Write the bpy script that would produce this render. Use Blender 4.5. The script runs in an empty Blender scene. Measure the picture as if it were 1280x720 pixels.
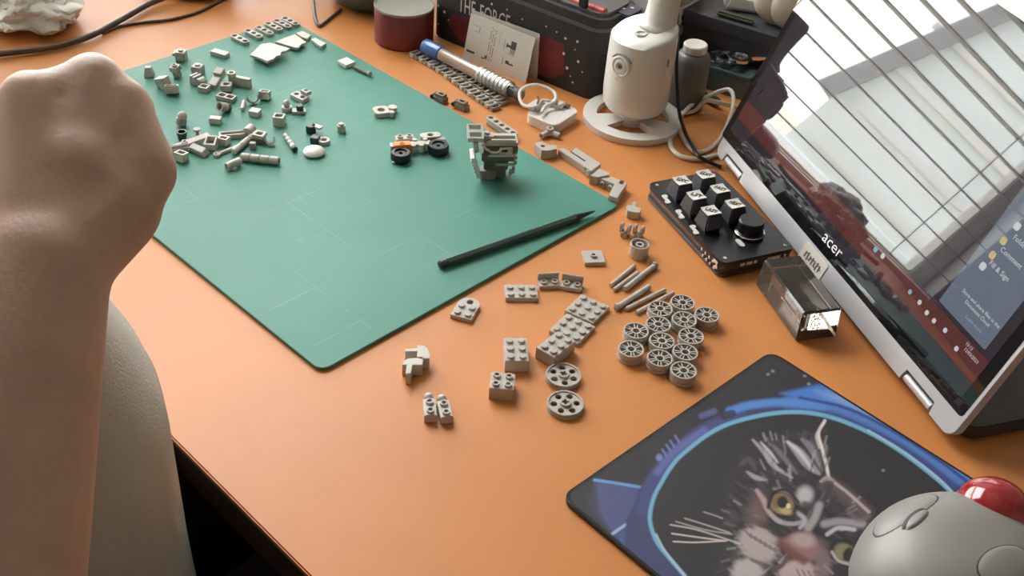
import bpy, bmesh, math, random
import numpy as np
from mathutils import Vector, Matrix

random.seed(7)
rng = np.random.default_rng(7)
SC = bpy.context.scene
COL = SC.collection
R = math.radians

# ------------------------------------------------------------------ camera
# room axes: X runs along the table's near edge, Y into the table, Z up (mm in the builders, metres in the scene)
FOC, CAMH, PITCH, ROLL, YAW = 1415.965, 506.871, R(37.66654), R(4.61173), R(42.6)


def cam_axes():
    f = np.array([0, math.cos(PITCH), -math.sin(PITCH)])
    u = np.array([0, math.sin(PITCH), math.cos(PITCH)])
    r = np.array([1.0, 0, 0])
    c, s = math.cos(ROLL), math.sin(ROLL)
    z = np.array([[math.cos(YAW), -math.sin(YAW), 0], [math.sin(YAW), math.cos(YAW), 0], [0, 0, 1]])
    return [z @ v for v in (c * r + s * u, -s * r + c * u, f)]


CR, CU, CF = cam_axes()
CPOS = np.array([0, 0, CAMH])
cam_data = bpy.data.cameras.new('camera')
cam_data.sensor_width = 36.0
cam_data.lens = FOC / 1280 * 36.0
cam_data.clip_start = 0.01
cam_data.clip_end = 200
cam = bpy.data.objects.new('camera', cam_data)
COL.objects.link(cam)
m4 = Matrix.Identity(4)
for i in range(3):
    m4[i][0], m4[i][1], m4[i][2], m4[i][3] = CR[i], CU[i], -CF[i], CPOS[i] * 0.001
cam.matrix_world = m4
SC.camera = cam

# ------------------------------------------------------------------ sky, daylight, exposure
SKY = 5.2
w = bpy.data.worlds.new('sky')
w.use_nodes = True
nt = w.node_tree
bg = nt.nodes['Background']
tc = nt.nodes.new('ShaderNodeTexCoord')
sp = nt.nodes.new('ShaderNodeSeparateXYZ')
rp = nt.nodes.new('ShaderNodeValToRGB')
nt.links.new(tc.outputs['Generated'], sp.inputs[0])
nt.links.new(sp.outputs['Z'], rp.inputs[0])
rp.color_ramp.elements[0].color = (1.0, 0.965, 0.93, 1)
rp.color_ramp.elements[1].color = (0.90, 0.95, 1.0, 1)
nt.links.new(rp.outputs[0], bg.inputs['Color'])
bg.inputs['Strength'].default_value = SKY
SC.world = w
SC.view_settings.view_transform = 'Standard'
SC.view_settings.look = 'None'
SC.view_settings.gamma = 1
SC.view_settings.use_curve_mapping = False
SC.view_settings.exposure = 1.55
SC.cycles.use_denoising = True
SC.cycles.max_bounces = 10
SC.cycles.diffuse_bounces = 5
SC.cycles.caustics_refractive = False
SC.cycles.caustics_reflective = False
SC.cycles.sample_clamp_indirect = 6

WX = -1230.0            # plane of the window wall
WY0, WY1, WZ0, WZ1 = 148.0, 1150.0, -4.0, 1330.0
TRZ = 500.0             # added transom: the blind hangs below it, an unseen fanlight above gives top light
ld = bpy.data.lights.new('window_portal', 'AREA')   # a portal: it guides the sky's light through the window and emits none
ld.shape = 'RECTANGLE'
ld.size, ld.size_y = (WZ1 - WZ0) / 1000, (WY1 - WY0) / 1000
ld.cycles.is_portal = True
lo = bpy.data.objects.new('window_portal', ld)
COL.objects.link(lo)
lo.location = ((WX - 60) / 1000, (WY0 + WY1) / 2000, (WZ0 + WZ1) / 2000)
lo.rotation_euler = (0, R(-90), 0)


# ------------------------------------------------------------------ measuring helpers
def at(u, v, z=0.0):
    """the point of the level z (mm) seen at photograph pixel (u, v)"""
    d = CR * (u - 640) / FOC - CU * (v - 360) / FOC + CF
    t = (z - CAMH) / d[2]
    p = CPOS + d * t
    return Vector((p[0], p[1], p[2]))


def ray(u, v, dist):
    d = CR * (u - 640) / FOC - CU * (v - 360) / FOC + CF
    d = d / np.linalg.norm(d)
    return Vector(CPOS + d * dist)


def proj(P):
    q = np.asarray(P, float) - CPOS
    x, y, z = q @ CR, q @ CU, q @ CF
    return 640 + FOC * x / z, 360 - FOC * y / z


def ang(p, q, z=0.0):
    a, b = at(*p, z), at(*q, z)
    return math.atan2(b.y - a.y, b.x - a.x)


# ------------------------------------------------------------------ materials
def mat(name, col, rough=0.5, spec=0.5, metal=0.0, noise=0.0, nscale=40.0, bump=0.0, bscale=300.0, trans=0.0, ior=1.5, coat=0.0, sss=0.0, emit=None, estr=1.0, rnoise=0.0):
    m = bpy.data.materials.new(name)
    m.use_nodes = True
    n, l = m.node_tree.nodes, m.node_tree.links
    b = n['Principled BSDF']
    b.inputs['Base Color'].default_value = (*col, 1)
    b.inputs['Roughness'].default_value = rough
    b.inputs['Metallic'].default_value = metal
    b.inputs['Specular IOR Level'].default_value = spec
    b.inputs['IOR'].default_value = ior
    b.inputs['Transmission Weight'].default_value = trans
    b.inputs['Coat Weight'].default_value = coat
    if sss:
        b.inputs['Subsurface Weight'].default_value = sss
        b.inputs['Subsurface Radius'].default_value = (1, 0.35, 0.2)
        b.inputs['Subsurface Scale'].default_value = 0.004
    if emit:
        b.inputs['Emission Color'].default_value = (*emit, 1)
        b.inputs['Emission Strength'].default_value = estr
    t = n.new('ShaderNodeTexCoord')
    if noise or rnoise:
        x = n.new('ShaderNodeTexNoise')
        x.inputs['Scale'].default_value = nscale
        x.inputs['Detail'].default_value = 5
        l.new(t.outputs['Object'], x.inputs['Vector'])
        if noise:
            r = n.new('ShaderNodeValToRGB')
            r.color_ramp.elements[0].position = 0.3
            r.color_ramp.elements[1].position = 0.7
            r.color_ramp.elements[0].color = (*[c * (1 - noise) for c in col], 1)
            r.color_ramp.elements[1].color = (*[min(1, c * (1 + noise)) for c in col], 1)
            l.new(x.outputs['Fac'], r.inputs[0])
            l.new(r.outputs[0], b.inputs['Base Color'])
        if rnoise:
            mr = n.new('ShaderNodeMapRange')
            mr.inputs['To Min'].default_value = rough - rnoise
            mr.inputs['To Max'].default_value = rough + rnoise
            l.new(x.outputs['Fac'], mr.inputs['Value'])
            l.new(mr.outputs[0], b.inputs['Roughness'])
    if bump:
        x = n.new('ShaderNodeTexNoise')
        x.inputs['Scale'].default_value = bscale
        x.inputs['Detail'].default_value = 4
        l.new(t.outputs['Object'], x.inputs['Vector'])
        bp = n.new('ShaderNodeBump')
        bp.inputs['Strength'].default_value = bump
        bp.inputs['Distance'].default_value = 0.001
        l.new(x.outputs['Fac'], bp.inputs['Height'])
        l.new(bp.outputs[0], b.inputs['Normal'])
    return m


def vcol_mat(name, rough=0.6, bump=0.0):
    m = mat(name, (0.5, 0.5, 0.5), rough, bump=bump, bscale=900)
    n, l = m.node_tree.nodes, m.node_tree.links
    a = n.new('ShaderNodeVertexColor')
    a.layer_name = 'print'
    l.new(a.outputs['Color'], n['Principled BSDF'].inputs['Base Color'])
    return m


M = {
    'orange': mat('orange_laminate', (0.59, 0.225, 0.062), 0.44, 0.4, noise=0.07, nscale=7, bump=0.05, bscale=260, rnoise=0.05),
    'edge': mat('dark_table_edge', (0.045, 0.02, 0.014), 0.45),
    'brick': mat('light_grey_plastic', (0.46, 0.425, 0.375), 0.33, noise=0.04, nscale=60),
    'brick2': mat('pale_grey_plastic', (0.52, 0.49, 0.43), 0.35, noise=0.05, nscale=50),
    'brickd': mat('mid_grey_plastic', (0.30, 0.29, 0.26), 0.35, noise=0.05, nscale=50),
    'model': mat('olive_grey_plastic', (0.15, 0.145, 0.115), 0.4, noise=0.08),
    'tan': mat('grey_brown_plastic', (0.25, 0.21, 0.17), 0.4),
    'dark': mat('dark_grey_plastic', (0.035, 0.035, 0.036), 0.42),
    'keycap': mat('charcoal_keycap', (0.062, 0.062, 0.065), 0.5),
    'black': mat('black_plastic', (0.012, 0.012, 0.013), 0.3),
    'darkgreen': mat('dark_bluegreen_plastic', (0.03, 0.06, 0.05), 0.4),
    'orangeplastic': mat('orange_plastic', (0.75, 0.25, 0.04), 0.35),
    'white': mat('white_plastic', (0.70, 0.67, 0.62), 0.3, noise=0.02),
    'offwhite': mat('warm_white_plastic', (0.62, 0.57, 0.50), 0.38),
    'silver': mat('silver_painted_plastic', (0.50, 0.50, 0.50), 0.38, metal=0.25),
    'chrome': mat('chrome', (0.62, 0.62, 0.62), 0.16, metal=1.0),
    'steel': mat('ribbed_steel', (0.48, 0.47, 0.44), 0.42, metal=0.9),
    'skin': mat('skin', (0.50, 0.34, 0.262), 0.52, 0.4, noise=0.10, nscale=28, bump=0.25, bscale=420, sss=0.15),
    'nail': mat('nail', (0.55, 0.34, 0.27), 0.3),
    'shirt': mat('grey_cotton', (0.47, 0.445, 0.39), 0.9, 0.1, noise=0.10, nscale=14, bump=0.5, bscale=700),
    'trousers': mat('dark_cotton', (0.035, 0.032, 0.03), 0.9, 0.1),
    'tin_red': mat('dark_red_print', (0.16, 0.022, 0.02), 0.4, noise=0.15, nscale=30),
    'tin_lid': mat('grey_green_lid', (0.22, 0.21, 0.165), 0.45, noise=0.06),
    'fabric': mat('black_case_fabric', (0.022, 0.019, 0.019), 0.7, noise=0.2, nscale=30, bump=0.3, bscale=600),
    'grey_fabric': mat('grey_case_trim', (0.085, 0.08, 0.075), 0.75, bump=0.3, bscale=600),
    'red_print': mat('red_print', (0.115, 0.014, 0.016), 0.6, noise=0.35, nscale=22),
    'pale_print': mat('pale_print', (0.60, 0.52, 0.48), 0.6),
    'paper': mat('paper', (0.62, 0.58, 0.51), 0.75, noise=0.03),
    'ink': mat('ink', (0.08, 0.075, 0.07), 0.7),
    'ink_grey': mat('grey_ink', (0.30, 0.29, 0.28), 0.7),
    'blue': mat('blue_plastic', (0.05, 0.14, 0.38), 0.25, coat=0.3),
    'amber': mat('clear_amber_tube', (0.66, 0.55, 0.46), 0.15, coat=0.4, trans=0.6),
    'red': mat('red_plastic', (0.42, 0.05, 0.035), 0.3),
    'ball': mat('red_ball_gloss', (0.30, 0.012, 0.016), 0.12, coat=0.5, noise=0.12, nscale=30),
    'mouse': mat('grey_mouse_plastic', (0.235, 0.225, 0.205), 0.42, noise=0.03, nscale=40),
    'groove': mat('dark_groove', (0.03, 0.03, 0.03), 0.6),
    'glass_black': mat('black_screen_glass', (0.008, 0.008, 0.009), 0.02, 0.95, ior=1.5),
    'crystal': mat('clear_crystal', (0.34, 0.30, 0.26), 0.03, trans=0.86, ior=1.45),
    'engraving': mat('engraved_haze', (0.75, 0.70, 0.55), 0.4),
    'acrylic': mat('clear_black_acrylic', (0.05, 0.05, 0.052), 0.08, coat=0.6),
    'clear_sheet': mat('clear_film', (0.5, 0.47, 0.43), 0.15, coat=0.6),
    'cream': mat('cream_plastic', (0.44, 0.375, 0.29), 0.55, noise=0.04),
    'cardboard': mat('cardboard', (0.36, 0.31, 0.25), 0.8, noise=0.05),
    'teal': mat('dark_teal_plastic', (0.06, 0.10, 0.10), 0.35),
    'green': mat('olive_green_plastic', (0.06, 0.08, 0.035), 0.45),
    'bottle': mat('grey_bottle', (0.13, 0.125, 0.115), 0.4),
    'olive': mat('olive_plastic', (0.20, 0.20, 0.15), 0.45),
    'wall': mat('wall_paint', (0.50, 0.48, 0.46), 0.85, bump=0.1, bscale=120),
    'ceiling': mat('ceiling_paint', (0.60, 0.59, 0.57), 0.9),
    'floor': mat('floor_boards', (0.05, 0.035, 0.025), 0.8, noise=0.25, nscale=8),
    'trim': mat('white_trim', (0.72, 0.71, 0.68), 0.4),
    'slat': mat('white_slat', (0.55, 0.55, 0.53), 0.45),
    'render_wall': mat('pale_render', (0.72, 0.78, 0.78), 0.9, noise=0.08, nscale=1.5),
    'roof': mat('grey_fascia', (0.28, 0.28, 0.29), 0.8),
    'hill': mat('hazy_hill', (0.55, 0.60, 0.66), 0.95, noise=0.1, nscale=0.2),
    'patio': mat('pale_patio', (0.76, 0.73, 0.58), 0.9, noise=0.12, nscale=1.2),
    'bag': mat('crinkled_white_film', (0.62, 0.60, 0.56), 0.3, bump=0.3, bscale=120),
    'cable_brown': mat('dark_brown_cable', (0.075, 0.045, 0.035), 0.45),
}


def mat_green():
    m = mat('green_cutting_mat', (0.06, 0.27, 0.20), 0.5, 0.3)
    n, l = m.node_tree.nodes, m.node_tree.links
    b = n['Principled BSDF']
    t = n.new('ShaderNodeTexCoord')
    sx = n.new('ShaderNodeSeparateXYZ')
    l.new(t.outputs['Object'], sx.inputs[0])

    def math_(op, a, c=None, d=None):
        k = n.new('ShaderNodeMath')
        k.operation = op
        for i, v in enumerate((a, c, d)):
            if v is None:
                continue
            if isinstance(v, (int, float)):
                k.inputs[i].default_value = v
            else:
                l.new(v, k.inputs[i])
        return k.outputs[0]

    def line(o, period, width):
        a = math_('PINGPONG', o, period / 2)
        return math_('LESS_THAN', a, width)
    X, Y = sx.outputs['X'], sx.outputs['Y']
    fine = math_('MAXIMUM', line(X, 0.01, 0.00022), line(Y, 0.01, 0.00022))
    bold = math_('MAXIMUM', line(X, 0.05, 0.0004), line(Y, 0.05, 0.0004))
    inx = math_('LESS_THAN', math_('ABSOLUTE', X), 0.211)
    iny = math_('LESS_THAN', math_('ABSOLUTE', Y), 0.1405)
    inside = math_('MULTIPLY', inx, iny)
    wear = n.new('ShaderNodeTexNoise')
    wear.inputs['Scale'].default_value = 14
    wear.inputs['Detail'].default_value = 6
    l.new(t.outputs['Object'], wear.inputs['Vector'])
    wr = n.new('ShaderNodeMapRange')
    wr.inputs['From Min'].default_value = 0.47
    wr.inputs['From Max'].default_value = 0.72
    l.new(wear.outputs['Fac'], wr.inputs['Value'])
    lines = math_('MULTIPLY', math_('MULTIPLY', math_('ADD', math_('MULTIPLY', fine, 0.10), math_('MULTIPLY', bold, 0.18)), inside), wr.outputs[0])
    big = n.new('ShaderNodeTexNoise')
    big.inputs['Scale'].default_value = 6
    big.inputs['Detail'].default_value = 8
    l.new(t.outputs['Object'], big.inputs['Vector'])
    r = n.new('ShaderNodeValToRGB')
    r.color_ramp.elements[0].position = 0.3
    r.color_ramp.elements[1].position = 0.75
    r.color_ramp.elements[0].color = (0.065, 0.225, 0.17, 1)
    r.color_ramp.elements[1].color = (0.085, 0.27, 0.21, 1)
    l.new(big.outputs['Fac'], r.inputs[0])
    mx = n.new('ShaderNodeMix')
    mx.data_type = 'RGBA'
    l.new(lines, mx.inputs['Factor'])
    l.new(r.outputs[0], mx.inputs[6])
    mx.inputs[7].default_value = (0.42, 0.55, 0.42, 1)
    # pale scuffs
    sc = n.new('ShaderNodeTexNoise')
    sc.inputs['Scale'].default_value = 45
    sc.inputs['Detail'].default_value = 3
    l.new(t.outputs['Object'], sc.inputs['Vector'])
    sr = n.new('ShaderNodeMapRange')
    sr.inputs['From Min'].default_value = 0.70
    sr.inputs['From Max'].default_value = 0.80
    sr.inputs['To Max'].default_value = 0.35
    l.new(sc.outputs['Fac'], sr.inputs['Value'])
    m2 = n.new('ShaderNodeMix')
    m2.data_type = 'RGBA'
    l.new(sr.outputs[0], m2.inputs['Factor'])
    l.new(mx.outputs[2], m2.inputs[6])
    m2.inputs[7].default_value = (0.35, 0.42, 0.36, 1)
    l.new(m2.outputs[2], b.inputs['Base Color'])
    return m


M['green_mat'] = mat_green()


def mat_pane():
    m = bpy.data.materials.new('window_glass')
    m.use_nodes = True
    n, l = m.node_tree.nodes, m.node_tree.links
    n.clear()
    o = n.new('ShaderNodeOutputMaterial')
    t = n.new('ShaderNodeBsdfTransparent')
    g = n.new('ShaderNodeBsdfGlossy')
    g.inputs['Roughness'].default_value = 0.0
    x = n.new('ShaderNodeMixShader')
    x.inputs[0].default_value = 0.06
    l.new(t.outputs[0], x.inputs[1])
    l.new(g.outputs[0], x.inputs[2])
    l.new(x.outputs[0], o.inputs['Surface'])
    return m


M['pane'] = mat_pane()


# ------------------------------------------------------------------ mesh builder
def rrect(w, d, r, seg=5, cx=0, cy=0):
    pts = []
    for sx, sy, a0 in ((1, 1, 0), (-1, 1, 90), (-1, -1, 180), (1, -1, 270)):
        for i in range(seg + 1):
            a = R(a0 + 90 * i / seg)
            pts.append((cx + sx * (w / 2 - r) + r * math.cos(a), cy + sy * (d / 2 - r) + r * math.sin(a)))
    return pts


def circ(r, n=20, cx=0, cy=0, a0=0.0):
    return [(cx + r * math.cos(a0 + 2 * math.pi * i / n), cy + r * math.sin(a0 + 2 * math.pi * i / n)) for i in range(n)]


def rect(w, d, cx=0, cy=0):
    return [(cx - w / 2, cy - d / 2), (cx + w / 2, cy - d / 2), (cx + w / 2, cy + d / 2), (cx - w / 2, cy + d / 2)]


def smooth_path(pts, k=6):
    P = [Vector(p) for p in pts]
    P = [P[0] * 2 - P[1]] + P + [P[-1] * 2 - P[-2]]
    out = []
    for i in range(1, len(P) - 2):
        for j in range(k):
            t = j / k
            a, b, c, d = P[i - 1], P[i], P[i + 1], P[i + 2]
            out.append(0.5 * ((2 * b) + (c - a) * t + (2 * a - 5 * b + 4 * c - d) * t * t + (3 * b - a - 3 * c + d) * t ** 3))
    out.append(P[-2])
    return out


class MB:
    def __init__(s):
        s.v, s.f = [], []

    def add(s, v, f, T=None):
        o = len(s.v)
        s.v += [tuple(T @ Vector(p)) if T else tuple(p) for p in v]
        s.f += [[i + o for i in q] for q in f]
        return s

    def box(s, w, d, h, cx=0, cy=0, z0=0, T=None, taper=1.0):
        v = []
        for z, k in ((z0, 1), (z0 + h, taper)):
            v += [(cx + x * w / 2 * k, cy + y * d / 2 * k, z) for x, y in ((-1, -1), (1, -1), (1, 1), (-1, 1))]
        return s.add(v, [(3, 2, 1, 0), (4, 5, 6, 7), (0, 1, 5, 4), (1, 2, 6, 5), (2, 3, 7, 6), (3, 0, 4, 7)], T)

    def cyl(s, r, h, n=18, cx=0, cy=0, z0=0, r2=None, T=None):
        r2 = r if r2 is None else r2
        v = [(x, y, z0) for x, y in circ(r, n, cx, cy)] + [(x, y, z0 + h) for x, y in circ(r2, n, cx, cy)]
        f = [list(range(n))[::-1], list(range(n, 2 * n))] + [(i, (i + 1) % n, n + (i + 1) % n, n + i) for i in range(n)]
        return s.add(v, f, T)

    def lathe(s, prof, n=28, T=None, closed=False):
        v, f = [], []
        for r, z in prof:
            v += [(x, y, z) for x, y in circ(max(r, 1e-4), n)]
        m = len(prof)
        for j in range(m if closed else m - 1):
            k = (j + 1) % m
            for i in range(n):
                i2 = (i + 1) % n
                f.append((j * n + i, j * n + i2, k * n + i2, k * n + i))
        if not closed:
            f += [list(range(n))[::-1], [(m - 1) * n + i for i in range(n)]]
        return s.add(v, f, T)

    def prism(s, loops, z0, z1, T=None):
        """outline loops[0] with holes loops[1:], from z0 to z1"""
        bm = bmesh.new()
        es = []
        for lp in loops:
            vs = [bm.verts.new((x, y, z1)) for x, y in lp]
            es += [bm.edges.new((vs[i], vs[(i + 1) % len(vs)])) for i in range(len(vs))]
        bmesh.ops.triangle_fill(bm, edges=es, use_beauty=True)
        top = bm.faces[:]
        if top and sum(f.normal.z for f in top) < 0:
            bmesh.ops.reverse_faces(bm, faces=top)
        bm.verts.index_update()
        v = [tuple(a.co) for a in bm.verts]
        f = [[a.index for a in q.verts] for q in bm.faces]
        n = len(v)
        f2 = [[i + n for i in q[::-1]] for q in f]
        # side walls
        cnt = {}
        for q in f:
            for i in range(len(q)):
                e = (q[i], q[(i + 1) % len(q)])
                cnt[e] = cnt.get(e, 0) + 1
        side = [(a + n, b + n, b, a) for (a, b) in cnt if (b, a) not in cnt]
        bm.free()
        return s.add(v + [(x, y, z0) for x, y, z in v], f + f2 + side, T)

    def tube(s, pts, r, n=8, T=None, cap=True):
        P = [Vector(p) for p in pts]
        rs = r if isinstance(r, (list, tuple)) else [r] * len(P)
        v, f = [], []
        nrm = None
        for i, p in enumerate(P):
            t = (P[min(i + 1, len(P) - 1)] - P[max(i - 1, 0)])
            t = t.normalized() if t.length > 1e-9 else Vector((0, 0, 1))
            if nrm is None:
                nrm = t.orthogonal().normalized()
            nrm = (nrm - t * nrm.dot(t))
            nrm = nrm.normalized() if nrm.length > 1e-6 else t.orthogonal().normalized()
            b = t.cross(nrm)
            for k in range(n):
                a = 2 * math.pi * k / n
                v.append(tuple(p + (nrm * math.cos(a) + b * math.sin(a)) * rs[i]))
        for i in range(len(P) - 1):
            for k in range(n):
                k2 = (k + 1) % n
                f.append((i * n + k, i * n + k2, (i + 1) * n + k2, (i + 1) * n + k))
        if cap:
            f += [list(range(n))[::-1], [(len(P) - 1) * n + k for k in range(n)]]
        return s.add(v, f, T)

    def sphere(s, r, c=(0, 0, 0), n=14, m=8, T=None, scale=(1, 1, 1)):
        v, f = [], []
        for j in range(1, m):
            a = math.pi * j / m
            for i in range(n):
                b = 2 * math.pi * i / n
                v.append((c[0] + scale[0] * r * math.sin(a) * math.cos(b), c[1] + scale[1] * r * math.sin(a) * math.sin(b), c[2] - scale[2] * r * math.cos(a)))
        v += [(c[0], c[1], c[2] - r * scale[2]), (c[0], c[1], c[2] + r * scale[2])]
        a, b = len(v) - 2, len(v) - 1
        for j in range(m - 2):
            for i in range(n):
                i2 = (i + 1) % n
                f.append((j * n + i, j * n + i2, (j + 1) * n + i2, (j + 1) * n + i))
        for i in range(n):
            i2 = (i + 1) % n
            f.append((a, i2, i))
            f.append((b, (m - 2) * n + i, (m - 2) * n + i2))
        return s.add(v, f, T)

    def mesh(s, name, m, bevel=0.0, seg=2, smooth=35):
        me = bpy.data.meshes.new(name)
        me.from_pydata([(x * 0.001, y * 0.001, z * 0.001) for x, y, z in s.v], [], s.f)
        bm = bmesh.new()
        bm.from_mesh(me)
        if bevel:
            es = [e for e in bm.edges if len(e.link_faces) == 2 and e.calc_face_angle(0) > R(30)]
            bmesh.ops.bevel(bm, geom=es, offset=bevel * 0.001, segments=seg, affect='EDGES', clamp_overlap=True)
        bmesh.ops.recalc_face_normals(bm, faces=bm.faces[:])
        bm.to_mesh(me)
        bm.free()
        me.shade_smooth()
        me.set_sharp_from_angle(angle=R(smooth))
        me.materials.append(m)
        return me

    def build(s, name, m, parent=None, loc=(0, 0, 0), rz=0.0, bevel=0.0, seg=2, smooth=35, rot=None):
        return put(name, s.mesh(name, m, bevel, seg, smooth), parent, loc, rz, rot)


def put(name, me, parent=None, loc=(0, 0, 0), rz=0.0, rot=None):
    o = bpy.data.objects.new(name, me)
    COL.objects.link(o)
    o.location = (loc[0] * 0.001, loc[1] * 0.001, loc[2] * 0.001)
    o.rotation_euler = rot if rot is not None else (0, 0, rz)
    if parent:
        o.parent = parent
    return o


def tag(o, label=None, cat=None, group=None, kind=None):
    for k, v in (('label', label), ('category', cat), ('group', group), ('kind', kind)):
        if v:
            o[k] = v
    return o


def thing(name, label, cat, loc=(0, 0, 0), rz=0.0, group=None, rot=None):
    o = put(name, None, None, loc, rz, rot)
    o.empty_display_size = 0.01
    return tag(o, label, cat, group)


def struct(o):
    o['kind'] = 'structure'
    return o


def copy_tree(o, parent=None):
    kids = list(o.children)
    c = o.copy()
    COL.objects.link(c)
    if parent:
        c.parent = parent
    for k in kids:
        copy_tree(k, c)
    return c


_txt = []


def text_mb(body, size, extrude=0.15, bold=0.0):
    """letters as plain geometry, lying in XY, left-aligned at the origin, in mm"""
    cu = bpy.data.curves.new('letters', 'FONT')
    cu.body = body
    cu.size = size
    cu.extrude = extrude
    cu.resolution_u = 2
    cu.offset = bold
    o = bpy.data.objects.new('letters', cu)
    COL.objects.link(o)
    dg = bpy.context.evaluated_depsgraph_get()
    me = bpy.data.meshes.new_from_object(o.evaluated_get(dg))
    mb = MB()
    mb.add([tuple(v.co) for v in me.vertices], [list(p.vertices) for p in me.polygons])
    bpy.data.objects.remove(o)
    bpy.data.curves.remove(cu)
    bpy.data.meshes.remove(me)
    return mb


def frame_T(o, x, y, z=None):
    x, y = Vector(x).normalized(), Vector(y).normalized()
    z = x.cross(y).normalized() if z is None else Vector(z)
    return Matrix(((x[0], y[0], z[0], o[0]), (x[1], y[1], z[1], o[1]), (x[2], y[2], z[2], o[2]), (0, 0, 0, 1)))


# ================================================================== SETTING
FZ, CZ = -740.0, 1700.0
XW0, XW1, YW0, YW1 = WX, 1300.0, -1400.0, 1230.0
struct(MB().box(XW1 - XW0 + 400, YW1 - YW0 + 400, 40, (XW0 + XW1) / 2, (YW0 + YW1) / 2, FZ - 40).build('floor', M['floor']))
struct(MB().box(XW1 - XW0 + 400, YW1 - YW0 + 400, 40, (XW0 + XW1) / 2, (YW0 + YW1) / 2, CZ).build('ceiling', M['ceiling']))
struct(MB().box(XW1 - XW0 + 400, 100, CZ - FZ, (XW0 + XW1) / 2, YW1 + 50, FZ).build('wall_back', M['wall']))
struct(MB().box(XW1 - XW0 + 400, 100, CZ - FZ, (XW0 + XW1) / 2, YW0 - 50, FZ).build('wall_front', M['wall']))
struct(MB().box(100, YW1 - YW0, CZ - FZ, XW1 + 50, (YW0 + YW1) / 2, FZ).build('wall_right', M['wall']))
wl = MB()
T_w = frame_T((WX, 0, 0), (0, 1, 0), (0, 0, 1))
wl.prism([[(YW0, FZ), (YW1, FZ), (YW1, CZ), (YW0, CZ)], [(WY0, WZ0), (WY0, WZ1), (WY1, WZ1), (WY1, WZ0)]], -120, 0, T_w)
struct(wl.build('wall_left', M['wall']))
for nm, a in (('baseboard_back', (XW1 - XW0, 15, 80, (XW0 + XW1) / 2, YW1 - 7.5, FZ)), ('baseboard_right', (15, YW1 - YW0, 80, XW1 - 7.5, (YW0 + YW1) / 2, FZ))):
    struct(MB().box(*a).build(nm, M['trim'], bevel=3))
win = struct(put('window_1', None, None, (WX, (WY0 + WY1) / 2, (WZ0 + WZ1) / 2)))
ww, wh = WY1 - WY0, WZ1 - WZ0
Tl = frame_T((0, 0, 0), (0, 1, 0), (0, 0, 1))
mb = MB()
hw = ww / 2 - 45
zm = (WZ0 + WZ1) / 2
lz0, lz1, uz0, uz1 = WZ0 + 20, TRZ - 25, TRZ + 25, WZ1 - 40
lights = [(ww - 70, lz1 - lz0, 0, (lz0 + lz1) / 2 - zm), (ww - 70, uz1 - uz0, 0, (uz0 + uz1) / 2 - zm)]
mb.prism([rect(ww, wh)] + [rect(*q) for q in lights], -90, -50, Tl)
mb.build('window_frame', M['trim'], win, bevel=3)
for q in lights:
    MB().prism([rect(q[0] + 8, q[1] + 8, q[2], q[3])], -72, -68, Tl).build('pane', M['pane'], win)
MB().box(46, ww - 4, 12, -20, 0, -wh / 2 + 2).build('window_sill', M['trim'], win, bevel=2)
bl = thing('venetian_blind', 'open white horizontal venetian blind hanging in the window left of the table', 'blind', (WX + 40, (WY0 + WY1) / 2, 0))
slat_me = None
nsl = 13
for i in range(nsl):
    z = 14 + i * 36.0
    if slat_me is None:
        q = MB()
        nn = 6
        v = []
        for k in range(nn + 1):
            x = -20.5 + 41 * k / nn
            zz = 0.9 * (1 - (x / 20.5) ** 2)
            v += [(x, -ww / 2 + 6, zz + 1.6), (x, ww / 2 - 6, zz + 1.6), (x, -ww / 2 + 6, zz), (x, ww / 2 - 6, zz)]
        f = []
        for k in range(nn):
            a = 4 * k
            f += [(a, a + 1, a + 5, a + 4), (a + 2, a + 6, a + 7, a + 3), (a, a + 4, a + 6, a + 2), (a + 1, a + 3, a + 7, a + 5)]
        f += [(0, 2, 3, 1), (4 * nn, 4 * nn + 1, 4 * nn + 3, 4 * nn + 2)]
        slat_me = q.add(v, f).mesh('slat', M['slat'])
    put('slat', slat_me, bl, (0, 0, z), rot=(0, R(-0.5), 0))
MB().box(56, ww - 8, 30, 0, 0, TRZ - 15).build('head_rail', M['slat'], bl, bevel=2)
for sy in (-0.38, 0.0, 0.38):
    MB().tube([(0, sy * ww, 14), (0, sy * ww, TRZ - 15)], 1.0, 6).build('cord', M['slat'], bl)

# the view outside the window
struct(MB().box(60000, 60000, 50, -31800, 0, -1050).build('ground_outside', M['patio']))
nb = thing('house_outside', 'pale steep-gabled house with a grey roof edge outside the window', 'house', (-9000, -1600, -1000), R(19))
TG = frame_T((0, 0, 0), (0, 1, 0), (0, 0, 1))
MB().prism([[(-6000, 0), (100, 0), (0, 1250), (-600, 2750), (-2950, 8600), (-5300, 2750), (-5900, 1250)]], -6000, 0, TG).build('wall', M['render_wall'], nb)
MB().prism([[(170, 1250), (0, 1250), (-600, 2750), (-2950, 8600), (-2950, 8900), (-430, 2720)]], -6200, 160, TG).build('roof_edge', M['roof'], nb)
MB().prism([[(-6070, 1250), (-5900, 1250), (-5300, 2750), (-2950, 8600), (-2950, 8900), (-5470, 2720)][::-1]], -6200, 160, TG).build('roof_edge', M['roof'], nb)
for k in range(4):
    MB().box(40, 5600, 60, 22, -2950, 900 + k * 420).build('moulding', M['trim'], nb)
hl = MB()
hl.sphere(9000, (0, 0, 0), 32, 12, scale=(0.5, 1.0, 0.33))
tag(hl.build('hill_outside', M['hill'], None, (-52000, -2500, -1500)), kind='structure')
gw = thing('garden_wall', 'low pale garden wall across the patio outside the window', 'wall', (-5200, 1500, -1000))
MB().box(220, 9000, 820).build('masonry', M['patio'], gw, bevel=20)
MB().box(300, 9000, 70, 0, 0, 820).build('coping', M['render_wall'], gw, bevel=15)

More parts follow.
